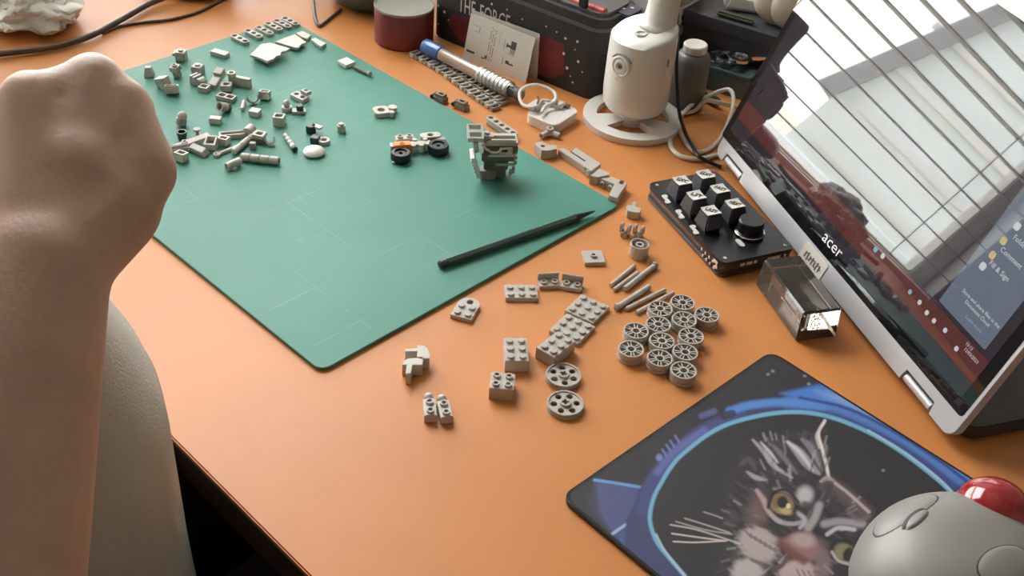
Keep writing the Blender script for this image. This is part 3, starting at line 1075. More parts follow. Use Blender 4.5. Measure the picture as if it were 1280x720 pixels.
# fine fur, lying outwards from the nose
face = inpoly([(912, 650), (925, 600), (945, 560), (990, 548), (1024, 545), (1034, 596), (1080, 642), (1075, 700), (1020, 715), (925, 715)])
fr = np.random.default_rng(21)
for _ in range(230):
    x, y = fr.uniform(910, 1080), fr.uniform(548, 715)
    dx_, dy_ = x - 1000, y - 676
    n = math.hypot(dx_, dy_)
    if n < 22 or not (y > 640 - (x - 905) * 0.9 or x > 950) or (x > 1036 and y < 604 + (x - 1036) * 0.75):
        continue
    l_ = fr.uniform(7, 15) / n
    c = [(176, 170, 174), (120, 114, 120), (28, 25, 29), (84, 78, 84)][fr.integers(0, 4)]
    stroke([(x, y), (x + dx_ * l_, y + dy_ * l_)], fr.uniform(1.2, 2.6), c, 1.6, fr.uniform(0.25, 0.6))
# side of the face, brow, nose bridge
ell(948, 640, 13, 22, 10, (120, 92, 92), 0.6, 0.7)
stroke([(946, 613), (955, 626), (962, 640), (976, 652)], 6, (190, 166, 158), 3, 0.8, 0.5)
stroke([(968, 611), (985, 617), (996, 628)], 6, (150, 144, 150), 3, 0.7, 0.6)
ell(1006, 619, 10, 11, 20, (206, 196, 200), 0.5, 0.8)
stroke([(1006, 630), (1020, 634), (1028, 626)], 6, (70, 64, 72), 3, 0.8)
stroke([(1024, 632), (1018, 648), (1010, 660)], 8, (176, 166, 170), 4, 0.75)
stroke([(996, 640), (1006, 650), (1000, 660)], 5, (204, 194, 198), 3, 0.7, 0.5)
stroke([(1036, 610), (1044, 630), (1050, 645)], 9, (58, 48, 52), 5, 0.8)
stroke([(1030, 655), (1050, 652), (1078, 655)], 7, (168, 160, 164), 4, 0.8)
stroke([(1034, 668), (1048, 660), (1068, 662)], 4, (196, 190, 196), 2, 0.8)
stroke([(1060, 640), (1075, 650), (1085, 646)], 5, (120, 108, 112), 4, 0.6)
# near eye
ell(978, 632, 20, 16, 28, (26, 22, 24), 0.2, 0.95)
ell(977, 630, 15.5, 12.5, 25, (150, 128, 84), 0.18)
ell(977, 629, 13.5, 10.5, 25, (112, 92, 60), 0.3, 0.8)
ell(981, 638, 9, 4.5, 25, (186, 166, 112), 0.5, 0.85)
ell(978, 628, 6.5, 7.5, 10, (22, 18, 18), 0.25)
ell(985.5, 632.5, 2.6, 3.2, 0, (224, 208, 176), 0.4)
stroke([(962, 640), (972, 651), (990, 655), (1004, 652)], 4.5, (176, 164, 166), 2.2, 0.8, 0.3)
stroke([(960, 634), (968, 616), (984, 613), (998, 628)], 3, (18, 15, 17), 1.5, 0.9)
# far eye
ell(1056, 691, 20, 15, 30, (26, 23, 24), 0.25, 0.95)
ell(1056, 691, 14, 11, 30, (132, 122, 88), 0.25)
ell(1060, 693, 6, 9, 20, (32, 28, 26), 0.3)
stroke([(1040, 690), (1048, 701), (1064, 706)], 3, (190, 180, 180), 1.5, 0.8)
# muzzle, nose, chin
mz = (vnoise(9, 3.5, 9, 30) - 0.5) * 0.3
ell(948, 682, 27, 21, 32, (178, 164, 162), 0.28, 0.95, mz)
ell(934, 714, 20, 16, 10, (188, 176, 174), 0.3, 0.9, mz)
ell(996, 716, 24, 18, 0, (186, 164, 162), 0.3, 0.95, mz)
ell(1028, 702, 10, 22, -10, (150, 128, 128), 0.5, 0.6, mz)
fill([(972, 676), (992, 668), (1014, 666), (1025, 682), (1018, 700), (1004, 704), (986, 692)], (142, 106, 104), 4)
ell(1004, 675, 15, 9, 12, (178, 158, 154), 0.5, 0.85)
stroke([(976, 680), (990, 692), (1005, 701)], 8, (112, 58, 56), 5, 0.8)
stroke([(984, 697), (978, 706), (966, 712)], 4, (84, 60, 62), 2.5, 0.9)
stroke([(984, 697), (972, 710), (940, 700)], 3.5, (92, 70, 72), 2.5, 0.7)
for i in range(7):
    x0, y0 = 932 + 6 * i, 664 + 3.6 * i
    stroke([(x0, y0), (x0 + 7, y0 + 8)], 1.8, (92, 72, 74), 1.2, 0.7)
for i in range(4):
    stroke([(996 + 7 * i, 712 + i), (1001 + 7 * i, 722)], 1.8, (120, 84, 84), 1.2, 0.7)
for p, a in (([(838, 656), (870, 662), (905, 673), (925, 680)], 0.75), ([(840, 667), (875, 672), (905, 676)], 0.9), ([(842, 677), (870, 678), (908, 676)], 0.9), ([(856, 648), (885, 657), (912, 666)], 0.6), ([(880, 640), (895, 645), (903, 648)], 0.5), ([(845, 652), (880, 662), (915, 668)], 0.5)):
    stroke(p, 1.5, (206, 194, 190), 1.0, a)
for x, y in stars:
    ell(x, y, 2.2, 1.8, 0, (150, 150, 160), 0.6, 0.8)
me = bpy.data.meshes.new('printed_picture')
idx = np.arange(NX * NY).reshape(NY, NX)
quads = np.stack([idx[:-1, :-1], idx[:-1, 1:], idx[1:, 1:], idx[1:, :-1]], -1).reshape(-1, 4)
co = np.stack([GXc, GYc, np.full(GX.shape, 3.06)], -1).reshape(-1, 3) * 0.001
me.from_pydata(co.tolist(), [], quads.tolist())
ca = me.color_attributes.new('print', 'FLOAT_COLOR', 'POINT')
ca.data.foreach_set('color', np.concatenate([art.reshape(-1, 3) * 0.9, np.ones((NX * NY, 1))], 1).astype(np.float32).ravel())
me.materials.append(vcol_mat('printed_cloth', 0.62, 0.12))
put('printed_picture', me, pad)

# ================================================================== TRACKBALL MOUSE
bc = at(1190, 742, 3.1)
BR = Vector((56, 60, 47))
mo = thing('trackball_mouse', 'grey trackball mouse with a glossy red ball on the printed mat', 'mouse', (bc.x, bc.y, 3.1))
prof = MB()
n_, m_ = 72, 28
v, f = [], []
for j in range(m_ + 1):
    a = math.pi / 2 * j / m_
    cz, cr = math.sin(a) ** 0.92, math.cos(a) ** 0.8 if j < m_ else 0.0005
    for i in range(n_):
        b = 2 * math.pi * i / n_
        v.append((BR.x * cr * math.cos(b), BR.y * cr * math.sin(b), 1 + (BR.z - 1) * cz))
for j in range(m_):
    for i in range(n_):
        i2 = (i + 1) % n_
        f.append((j * n_ + i, j * n_ + i2, (j + 1) * n_ + i2, (j + 1) * n_ + i))
f += [list(range(n_))[::-1], [m_ * n_ + i for i in range(n_)]]
body = prof.add(v, f).build('shell', M['mouse'], mo, smooth=60)


def on_shell(u, v_):
    """where the sight line through (u, v) meets the mouse's ellipsoid, relative to its base"""
    d = Vector(CR * (u - 640) / FOC - CU * (v_ - 360) / FOC + CF)
    o = Vector(CPOS) - Vector((bc.x, bc.y, 3.1))
    dd = Vector((d.x / BR.x, d.y / BR.y, d.z / BR.z))
    oo = Vector((o.x / BR.x, o.y / BR.y, o.z / BR.z))
    a, b, c = dd.dot(dd), oo.dot(dd), oo.dot(oo) - 1
    q = b * b - a * c
    t = (-b - math.sqrt(max(q, 0))) / a
    return o + d * t


def shell_at(P, k):
    """pushes P radially on to the true shell surface"""
    rxy = math.hypot(P.x / BR.x, P.y / BR.y)
    a = math.atan2(P.z / BR.z, rxy)
    lo_, hi_ = 0.0, math.pi / 2
    for _ in range(30):
        m = (lo_ + hi_) / 2
        if math.atan2(math.sin(m) ** 0.92, max(math.cos(m), 1e-6) ** 0.8) < a:
            lo_ = m
        else:
            hi_ = m
    m = (lo_ + hi_) / 2
    b = math.atan2(P.y / BR.y, P.x / BR.x)
    cr = math.cos(m) ** 0.8
    nrm = Vector((P.x / BR.x ** 2, P.y / BR.y ** 2, P.z / BR.z ** 2)).normalized()
    return Vector((BR.x * cr * math.cos(b), BR.y * cr * math.sin(b), 1 + (BR.z - 1) * math.sin(m) ** 0.92)) + nrm * k


def shell_button(name, u0, v0, u1, v1, wid, m, lift, grow=1.0, parent=None):
    p, q = on_shell(u0, v0), on_shell(u1, v1)
    c = (p + q) / 2
    ax = (q - p) / 2 * grow
    nn = Vector((c.x / BR.x ** 2, c.y / BR.y ** 2, c.z / BR.z ** 2)).normalized()
    ay = nn.cross(ax).normalized() * wid * grow
    mb = MB()
    N, K = 32, 6
    v, f = [], []
    for k in range(K + 1):
        for i in range(N):
            a = 2 * math.pi * i / N
            r_ = max(k / K, 0.001)
            P = c + ax * (math.cos(a) * r_) + ay * (math.sin(a) * r_)
            v.append(tuple(shell_at(P, lift * (1 - (k / K) ** 6) - 0.25 * (k == K))))
    for k in range(K):
        for i in range(N):
            i2 = (i + 1) % N
            f.append((k * N + i, k * N + i2, (k + 1) * N + i2, (k + 1) * N + i))
    return mb.add(v, f).build(name, m, parent or mo, smooth=70)


shell_button('button_groove', 1097, 676, 1172, 625, 11, M['groove'], 0.45, 1.06)
lb = shell_button('button', 1097, 676, 1172, 625, 11, M['mouse'], 1.0)
shell_button('finger_notch', 1131, 667, 1158, 640, 3.0, M['groove'], 1.25, 1.0, lb)
shell_button('finger_notch', 1135, 668, 1162, 642, 3.4, M['mouse'], 1.5, 0.95, lb)
shell_button('button_groove', 1222, 722, 1283, 694, 10, M['groove'], 0.45, 1.06)
shell_button('button', 1222, 722, 1283, 694, 10, M['mouse'], 1.0)
bp_ = at(1239, 644, 30)
bl_ = bp_ - Vector((bc.x, bc.y, 3.1))
MB().sphere(22, (0, 0, 0), 36, 20).build('red_ball', M['ball'], mo, tuple(bl_), smooth=80)
sk = MB()
sk.lathe([(23.2, -20), (24.5, -8), (23.8, -4), (22.6, -4), (22.3, -12), (20, -26)], 36)
sk.build('ball_socket', M['mouse'], mo, tuple(bl_))

# ================================================================== CRYSTAL BLOCK
c0, c1, c2 = at(995, 428.7), at(943.5, 355), at(1058, 426.5)
cl = (c1 - c0).length
cx_ = (c1 - c0).normalized()
cy_ = Vector((cx_.y, -cx_.x, 0))
if cy_.dot(c2 - c0) < 0:
    cy_ = -cy_
cw = 32.0
cc = c0 + cx_ * cl / 2 + cy_ * cw / 2
CB = MB().box(cl, cw, 25, taper=0.94).build('crystal_block', M['crystal'], None, (cc.x, cc.y, 0.1), math.atan2(cx_.y, cx_.x), bevel=1.4, seg=1, smooth=10)
tag(CB, 'clear crystal block lying on the table below the laptop frame', 'paperweight')
g = MB()
for i in range(70):
    a, b, c = rng.normal(0, 1, 3)
    g.sphere(0.28 + 0.35 * rng.random(), (-cl / 2 + 14 + 4.5 * a, 3.0 * b, 12 + 3.5 * c), 5, 4)
tag(g.build('engraved_picture', M['engraving'], CB), kind='stuff')

# ================================================================== MACRO KEYPAD
KZ = 14.0
k0, k1, k2 = at(810.5, 230, KZ), at(901, 328.5, KZ), at(976.5, 300.5, KZ)
kx = (k1 - k0).normalized()
ky = Vector((-kx.y, kx.x, 0))
if ky.dot(k2 - k1) < 0:
    ky = -ky
kl, kw = (k1 - k0).length + 4, 66.0
kc = k0 + kx * (kl / 2 - 2) + ky * (kw / 2)
krz = math.atan2(kx.y, kx.x)
kp = thing('macro_keypad', 'small black keypad with six sloped keys and a round knob', 'keypad', (kc.x, kc.y, 0), krz)
sgn = 1 if (Vector((-math.sin(krz), math.cos(krz), 0)).dot(ky) > 0) else -1


def kloc(u, v_, z):
    p = at(u, v_, z) - kc
    return p.dot(kx), p.dot(Vector((-kx.y, kx.x, 0)))


MB().prism([rrect(kl, kw, 6, 4)], 0.3, 3.6).build('base_plate', M['acrylic'], kp, bevel=0.4)
MB().prism([rrect(kl - 1.2, kw - 1.2, 5.5, 4)], 3.7, 6.8).build('middle_plate', M['dark'], kp)
MB().prism([rrect(kl - 1.2, kw - 1.2, 5.5, 4)], 7.0, 10.2).build('upper_plate', M['acrylic'], kp)
MB().prism([rrect(kl, kw, 6, 4)], 10.4, KZ).build('top_plate', M['black'], kp, bevel=0.5)
for sx in (-1, 1):
    for sy in (-1, 1):
        MB().cyl(1.5, 0.5, 12, sx * (kl / 2 - 6), sy * (kw / 2 - 6), KZ).build('screw', M['chrome'], kp)
# white component marks on the front sides
mk = MB()
for i in range(9):
    mk.box(1.6, 0.5, 2.2, kl / 2 - 28 + i * 2.7, -sgn * (kw / 2 + 0.1), 7.5 - 4 * (i % 2))
for i, (w_, h_, z) in enumerate(((4, 2.4, 10.5), (2.4, 2.2, 6.0), (2, 2, 10.8), (1.4, 2, 7))):
    mk.box(w_, 0.5, h_, kl / 2 - 6 + i * 1.2 - 3, -sgn * (kw / 2 + 0.1), z - 1)
for y, l_ in ((-14, 4), (-8, 5), (-2.5, 2.5), (14, 11), (24, 1.5)):
    mk.box(0.5, l_, 2.4, kl / 2 + 0.1, sgn * y, 8.2)
mk.build('side_print', M['white'], kp)
key_px = {(0, 0): (849.8, 227.5), (0, 1): (870.5, 245.2), (0, 2): (893, 263.3), (1, 0): (878, 220.4), (1, 1): (900, 237), (1, 2): (920.7, 254.7)}
legend = {(0, 0): 'EXC', (0, 1): 'LIT', (0, 2): 'LAST', (1, 0): 'EDIT', (1, 1): 'PAST', (1, 2): 'NEXT'}
KT_ = 29.0
pitch_x = (Vector(kloc(*key_px[(0, 2)], KT_)) - Vector(kloc(*key_px[(0, 0)], KT_))).length / 2
ox, oy = kloc(*key_px[(0, 1)], KT_)
ox1, oy1 = kloc(*key_px[(1, 1)], KT_)
kh = KT_ - KZ - 3
for (c, r_), (u, v_) in key_px.items():
    cx = (ox if c == 0 else ox1) + (r_ - 1) * pitch_x
    cy = oy if c == 0 else oy1
    k = put('key', None, kp, (cx, cy, KZ))
    MB().box(17.5, 17.5, kh, 0, 0, 3, taper=0.70).build('keycap', M['keycap'], k, bevel=0.8)
    MB().box(13.5, 13.5, 3, 0, 0, 0.05).build('switch', M['black'], k)
    z = 3 + kh
    # white concave label on the top, its front lip turned up
    q = MB()
    vv, ff = [], []
    for i in range(9):
        x = -5.9 + 11.8 * i / 8
        lift = 0.05 + 0.020 * x * x
        vv += [(x, -6.0, z + lift), (x, 6.0, z + lift), (x, -6.0, z + lift + 0.6), (x, 6.0, z + lift + 0.6)]
    for i in range(8):
        a = 4 * i
        ff += [(a, a + 4, a + 5, a + 1), (a + 2, a + 3, a + 7, a + 6), (a, a + 2, a + 6, a + 4), (a + 1, a + 5, a + 7, a + 3)]
    ff += [(0, 1, 3, 2), (32, 34, 35, 33)]
    q.add(vv, ff).build('key_label', M['white'], k)
    t_ = text_mb(legend[(c, r_)], 6.6, 0.08, 0.16)
    wd = max(p[0] for p in t_.v)
    # letters run across the pad, tops towards the far end
    vx = Vector((0.78, sgn * 0.62, 0))
    vy = Vector((-0.62 * 0.9, sgn * 0.78 * 0.9, 0))
    T = frame_T((0, 0, z + 1.0), vx, (vy - vx * vy.dot(vx.normalized())))
    MB().add([(p[0] * 9.5 / wd - 4.75, p[1] - 1.8, p[2]) for p in t_.v], t_.f, T).build('legend', M['ink'], k)
    if c == 0:
        s_ = MB()
        s_.prism([rrect(12, 2.8, 1.2, 3)], 0.1, 0.7)
        s_.prism([rrect(4, 4.6, 1.4, 3, -4, 1)], 0.1, 0.8)
        s_.prism([rrect(4, 4.4, 1.4, 3, 4, -1)], 0.1, 0.8)
        s_.build('white_slot', M['white'], k, (0, -sgn * 12.2, 0))
kx0, ky0 = kloc(940, 276, KZ + 12)
kn = put('knob', None, kp, (kx0, ky0, KZ))
MB().lathe([(10.2, 0.1), (11.2, 0.6), (11.2, 3.0), (10.2, 3.6), (10.0, 12), (9.2, 13), (0.1, 13)], 32).build('knob_body', M['black'], kn, bevel=0)
MB().lathe([(11.3, 1.0), (11.9, 1.3), (11.9, 2.3), (11.3, 2.6)], 36, closed=True).build('bright_ring', M['chrome'], kn)
gx_, gy_ = kloc(925, 304, KZ)
MB().prism([rrect(10, 4.2, 2.0, 4)], KZ + 0.05, KZ + 0.6).build('white_mark', M['white'], kp, (gx_, gy_, 0))

# ================================================================== TOY BRICKS ON THE TABLE
STUD = MB().lathe([(2.4, 0), (2.4, 1.45), (2.2, 1.7), (0.001, 1.7)], 20).mesh('stud', M['brick'])
_hs = MB()
_hs.prism([circ(2.45, 18), circ(1.5, 14)], 0.25, 1.8)
_hs.prism([circ(2.45, 18)], 0, 0.25)
HSTUD = _hs.mesh('hollow_stud', M['brick'])


def add_studs(o, nx, ny, z, me=None, only=None):
    for i in range(nx):
        for j in range(ny):
            if only and (i, j) not in only:
                continue
            put('stud', me or STUD, o, ((i - (nx - 1) / 2) * 8, (j - (ny - 1) / 2) * 8, z))


def brick(name, label, nx, ny, h, loc, rz, studs=None, cat='toy brick', group=None, m='brick'):
    o = MB().box(nx * 8 - 0.2, ny * 8 - 0.2, h).build(name, M[m], None, (loc[0], loc[1], 0.05 + (loc[2] if len(loc) > 2 else 0)), rz, bevel=0.28)
    tag(o, label, cat, group)
    add_studs(o, nx, ny, h, studs)
    return o


def ctr(*p, z=3.2):
    return at(sum(q[0] for q in p) / len(p), sum(q[1] for q in p) / len(p), z)


def xy(p, z=0.0):
    return (p.x, p.y, z)


brick('toy_plate', 'grey three-by-three stud plate farthest up the row beside the grey rods', 3, 3, 3.2, xy(ctr((725.9, 366.6), (761.4, 382.4), (743, 404), (706, 388.7))), ang((725.9, 366.6), (761.4, 382.4), 3.2))
brick('toy_plate', 'grey three-by-three stud plate in the middle of its row, touching a thick brick', 3, 3, 3.2, xy(ctr((707.8, 390.5), (744.5, 407.3), (722.3, 429.3), (686.7, 413.9))), ang((707.8, 390.5), (744.5, 407.3), 3.2))
brick('toy_brick', 'thick grey two-by-three stud brick turned slantwise above the round pulley wheels', 3, 2, 9.6, xy(ctr((697, 413.4), (719.6, 427.5), (692.9, 446.4), (670.8, 433.4), z=9.6)), ang((670.8, 433.4), (697, 413.4), 9.6))
brick('toy_brick', 'thick grey two-by-three stud brick standing square behind the hollow-studded brick', 2, 3, 9.6, xy(ctr((630, 421.7), (659.2, 422), (660.3, 451.7), (630.5, 451.7), z=9.6)), ang((630, 421.7), (659.2, 422), 9.6))
brick('toy_brick', 'thick grey two-by-two brick with four hollow studs', 2, 2, 9.6, xy(ctr((614.7, 464.5), (645.3, 467.5), (641.7, 487.5), (610.3, 485.3), z=9.6)), ang((614.7, 464.5), (645.3, 467.5), 9.6), HSTUD)
brick('toy_plate', 'flat grey two-by-three stud plate lying next to two upright brackets', 3, 2, 3.2, xy(ctr((629.8, 355.6), (670.9, 356), (673.3, 373), (632, 372.6))), ang((629.8, 355.6), (670.9, 356), 3.2))
# plate with one rounded end and a hole
rz = ang((562.4, 393), (589.2, 400.3), 3.2)
p = at(575.8, 396.6, 3.2)
out = [(-7.9, 0.0), (7.9, 0.0), (7.9, 16)] + [(7.9 * math.cos(R(a)), 16 + 7.9 * math.sin(R(a))) for a in range(15, 180, 15)] + [(-7.9, 16)]
o = MB().prism([out, circ(2.4, 18, 0, 18.6)], 0, 3.2).build('round_end_plate', M['brick'], None, xy(p, 0.05), rz, bevel=0.25)
tag(o, 'grey four-stud plate with one rounded end and a hole, close to the green mat', 'toy plate')
for i in (-4, 4):
    for j in (4, 12):
        put('stud', STUD, o, (i, j, 3.2))
# brackets
for (pa, pb, pc_, lb) in (((672, 343), (697.3, 341.8), (686.5, 353.5), 'grey bracket with an upright back and two hollow studs, touching the flat plate'), ((704, 343.6), (729.8, 347.6), (714.5, 356), 'grey bracket with an upright back and two hollow studs, nearest the plate row')):
    rz = ang(pa, pb, 9)
    o = MB().box(15.8, 8.0, 3.2).build('bracket', M['brick'], None, xy(at(*pc_, 3.2), 0.05), rz, bevel=0.25)
    MB().box(15.8, 1.5, 8.2, 0, 4.9, 0.4).build('back_plate', M['brick'], o, bevel=0.4)
    add_studs(o, 2, 1, 3.2, HSTUD)
    tag(o, lb, 'toy bracket', 'brackets with two hollow studs')
# pulley wheels
for i, ((u, v), lb) in enumerate((((704.5, 468), 'grey pulley wheel with six holes, the one next to the slanting brick'), ((706.8, 503.5), 'grey pulley wheel with six holes, the one on its own lower on the table'))):
    o = MB().lathe([(10.5, 0), (12, 0.5), (12, 1.3), (11.1, 2.0), (12, 2.7), (12, 3.6), (11.6, 4.1), (10.6, 4.1), (10.4, 2.6), (0.001, 2.6), (0.001, 2.4), (9.6, 2.4), (9.6, 0)], 44, closed=True).mesh('rim', M['brick'])
    r_ = thing('pulley_wheel', lb, 'toy wheel', xy(at(u, v, 4), 0.06), R(20 + 31 * i), 'pulley wheels with six holes')
    MB().prism([circ(11.95, 44), circ(10.5, 44)], 2.75, 4.1).build('upper_rim', M['brick'], r_, bevel=0.25)
    MB().prism([circ(11.2, 44), circ(9.6, 40)], 1.4, 2.75).build('groove', M['brick'], r_)
    MB().prism([circ(11.95, 44), circ(10.5, 44)], 0.05, 1.4).build('lower_rim', M['brick'], r_)
    holes = [circ(2.15, 16, 7.4 * math.cos(R(60 * k)), 7.4 * math.sin(R(60 * k))) for k in range(6)]
    cross = []
    for k in range(4):
        a = R(90 * k)
        for x, y in ((2.3, -0.85), (2.3, 0.85), (0.85, 0.85)):
            cross.append((x * math.cos(a) - y * math.sin(a), x * math.sin(a) + y * math.cos(a)))
    MB().prism([circ(10.6, 44)] + holes + [cross], 1.6, 3.3).build('disc', M['brick'], r_, bevel=0.2)
    MB().prism([circ(3.7, 24), cross], 3.3, 5.0).build('hub', M['brick'], r_, bevel=0.2)
# spoked wheels
def spoked(root):
    a = MB()
    a.prism([circ(8.9, 36), circ(7.7, 36)], 4.6, 8.0)
    a.prism([circ(8.3, 36), circ(7.5, 36)], 2.6, 4.6)
    a.prism([circ(8.9, 36), circ(7.5, 36)], 0.05, 2.6)
    a.build('rim', M['brick'], root, bevel=0.15)
    b = MB()
    b.prism([circ(3.5, 22), circ(2.35, 18)], 1.0, 7.8)
    b.build('hub', M['brick'], root)
    s_ = MB()
    for k in range(6):
        for d in (-11, 11):
            a0, a1 = R(60 * k + d * 1.15), R(60 * k + d * 0.85)
            x0, y0, x1, y1 = 3.2 * math.cos(a0), 3.2 * math.sin(a0), 7.9 * math.cos(a1), 7.9 * math.sin(a1)
            T = Matrix.Translation(((x0 + x1) / 2, (y0 + y1) / 2, 5.2)) @ Matrix.Rotation(math.atan2(y1 - y0, x1 - x0), 4, 'Z')
            s_.box(math.hypot(x1 - x0, y1 - y0), 0.75, 2.4, T=T)
    s_.build('spokes', M['brick'], root)
    MB().prism([circ(7.6, 30), circ(2.3, 18)], 3.2, 4.2).build('web', M['brickd'], root)


WL = [(545, 180, 'topmost of the cluster, beside the rod ends'), (690, 255, 'alone at the side facing the clear crystal block'), (410, 220, 'touching the lowest rods'), (555, 285, 'second down in the column under the topmost one'), (400, 310, 'under the one touching the rods'), (265, 350, 'upper of the two nearest the stud plates'), (595, 380, 'third down in the column under the topmost one'), (420, 408, 'in the very middle of the cluster'), (235, 460, 'lower of the two nearest the stud plates'), (560, 478, 'just above the lowest one'), (408, 515, 'bottom of the middle column'), (550, 588, 'lowest of all, closest to the printed mat')]
w0 = None
pts_w = []
for i, (a, b, l_) in enumerate(WL):
    q = at(740 + a / 4.8, 340 + b / 4.8, 8)
    pts_w.append([q.x, q.y])
pts_w = np.array(pts_w)
for _ in range(60):                        # wheels lie side by side, so nudge any that would interlock
    for i in range(len(pts_w)):
        for j in range(i):
            d = pts_w[i] - pts_w[j]
            n = np.hypot(*d)
            if n < 17.95:
                s_ = d / n * (17.95 - n) / 2
                pts_w[i] += s_
                pts_w[j] -= s_
for i, (a, b, l_) in enumerate(WL):
    if w0 is None:
        w0 = thing('spoked_wheel', None, 'toy wheel')
        spoked(w0)
        o = w0
    else:
        o = copy_tree(w0)
    o.location = (pts_w[i][0] / 1000, pts_w[i][1] / 1000, 0.00005)
    o.rotation_euler = (0, 0, R(17 + 23 * i))
    o['label'] = 'small grey spoked wheel, ' + l_
    o['group'] = 'spoked wheels in a cluster'
# rods
RODS = [((763.3, 356.7), (793.3, 332.2), 1.6, 'thin grey rod of the upper bundle, outermost towards the brackets'), ((767.5, 362.5), (797.8, 340.5), 1.6, 'thin grey rod in the middle of the upper bundle'), ((781, 361.5), (820, 331), 2.2, 'thicker grey rod with a collar at the end of the upper bundle'), ((769.5, 385.6), (811.5, 358.2), 2.1, 'long thick grey rod of the lower bundle, nearest the stud plates'), ((782.2, 386.7), (831.5, 362.2), 1.6, 'thin grey rod in the middle of the lower bundle'), ((795.6, 391), (842, 366), 1.6, 'thin grey rod running into the spoked wheels')]
for a, b, r_, l_ in RODS:
    pa, pb = at(*a, r_), at(*b, r_)
    L = (pb - pa).length
    o = put('rod', None, None, xy(pa, r_ + 0.05), math.atan2(pb.y - pa.y, pb.x - pa.x))
    T = Matrix.Rotation(R(90), 4, 'Y')
    MB().cyl(r_, L, 14, T=T).build('shaft', M['brick'], o, bevel=0.3)
    if r_ > 2:
        MB().cyl(r_ + 0.5, 2.4, 14, z0=(L - 3 if r_ > 2.15 else 1), T=T).build('collar', M['brick'], o, (0, 0, 0.5), bevel=0.3)
    tag(o, l_, 'toy rod', 'grey rods')
# jumper plate
o = MB().box(15.8, 15.8, 3.2).build('jumper_plate', M['brick'], None, xy(ctr((725.6, 312.9), (753.3, 312.2), (757.1, 327.3), (730.7, 329.3)), 0.05), ang((725.6, 312.9), (753.3, 312.2), 3.2), bevel=0.28)
put('stud', HSTUD, o, (0, 0, 3.2))
tag(o, 'square grey tile with a single hollow stud in its centre', 'toy plate')
# two hinge pieces with rounded ears and pipe ends
for (u, v, e0, lb) in ((779.5, 293.5, 0, 'grey double-eared hinge piece nearest the green mat, behind the round brick'), (796, 296, 1, 'grey double-eared hinge piece touching the round ribbed brick')):
    rz = ang((777, 279), (792, 279), 6) + R(-30)
    o = MB().box(5, 8, 3.2, 0, 3).build('hinge_piece', M['brick'], None, xy(at(u, v, 2), 0.05), rz, bevel=0.25)
    Te = frame_T((0, 0, 0), (0, 1, 0), (0, 0, 1))
    for x in (-3.0, 3.0):
        MB().prism([[(-3.0, 3.2), (3.0, 3.2), (3.0, 8)] + [(3.0 * math.cos(R(a)), 8 + 3.0 * math.sin(R(a))) for a in range(20, 180, 20)] + [(-3.0, 8)], circ(1.5, 12, 0, 8)], x - 1.1, x + 1.1, Te @ Matrix.Translation((3, 0, 0))).build('ear', M['brick'], o, bevel=0.25)
    MB().prism([circ(2.5, 16, 0, 2.5), circ(1.6, 14, 0, 2.5)], -5.5, -1.0, frame_T((0, -2.5, 0), (1, 0, 0), (0, 0, 1)) @ Matrix.Rotation(R(0), 4, 'Y')).build('pipe_end', M['brick'], o)
    tag(o, lb, 'toy hinge')
# round brick seen from its open side
o = thing('round_brick', 'upturned round grey brick showing concentric rings, below the hinge pieces', 'toy brick', xy(at(800, 304.5, 11), 0.05), R(20))
MB().prism([circ(7.4, 32), circ(6.2, 32)], 0, 11).build('outer_wall', M['brick'], o, bevel=0.25)
MB().prism([circ(3.3, 22), circ(2.1, 18)], 0.5, 10.4).build('inner_tube', M['brick'], o)
MB().cyl(6.3, 5.5, 28).build('floor_disc', M['brickd'], o)
# arrow shaped piece
ax_ = [(787.5, 261.5), (783, 258), (783.5, 256), (790, 257), (791.5, 252), (795.5, 251), (797, 253.5), (793.5, 258.5), (801.5, 260.5), (800, 266.5), (790, 265), (784.5, 263.5)]


def traced(name, label, cat, pts, h, m='brick', z0=0.05, holes=(), bev=0.3, group=None):
    """a piece whose top outline is given by photo points at its own height h, standing on the table"""
    P = [at(u, v, h + z0) for u, v in pts]
    c = sum(P, Vector()) / len(P)
    loop = [(q.x - c.x, q.y - c.y) for q in P]
    hl_ = []
    for (u, v, r_) in holes:
        q = at(u, v, h + z0) - c
        hl_.append(circ(r_, 14, q.x, q.y))
    o = MB().prism([loop] + hl_, 0, h).build(name, M[m], None, (c.x, c.y, z0), bevel=bev)
    if holes:
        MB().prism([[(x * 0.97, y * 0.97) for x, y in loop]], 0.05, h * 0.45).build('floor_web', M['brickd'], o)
    return tag(o, label, cat, group)


traced('arrow_piece', 'small grey Y-shaped piece between the mat corner and the keypad', 'toy piece', [(783, 258), (786, 255.5), (789.5, 256.5), (791.5, 251.5), (796, 251.5), (794.5, 258), (801.8, 260.5), (800, 266), (790, 264.8), (784.5, 263.2)], 7)
# pieces along the mat's edge
o = traced('hinge_connector', 'grey two-armed piece with a round hole at the head of the line along the mat', 'toy piece', [(668.3, 179.6), (671.5, 177), (678.5, 177), (684, 181), (695.2, 181), (696.5, 186), (685, 188.5), (677, 188), (674, 184.5)], 8.5, holes=((679, 182.5, 1.9),))
c_a, c_b, c_c, c_d = (697.5, 186.5), (719.5, 184), (751.5, 204.5), (739.5, 214)
o = traced('wedge_slope', 'long grey wedge slope with a dark slot along its top', 'toy slope', [c_a, (705, 184.8), (714, 190), c_b, c_c, c_d], 6.5)
T0, T1 = at(713, 189.5, 6.6), at(731.5, 201.5, 6.6)
q = (T1 - T0)
MB().box(q.length, 1.3, 0.25).build('slot', M['groove'], o, tuple((T0 + T1) / 2 - Vector(o.location) * 1000 + Vector((0, 0, 0.02))), math.atan2(q.y, q.x))  # flat dark strip standing in for the shade inside the groove
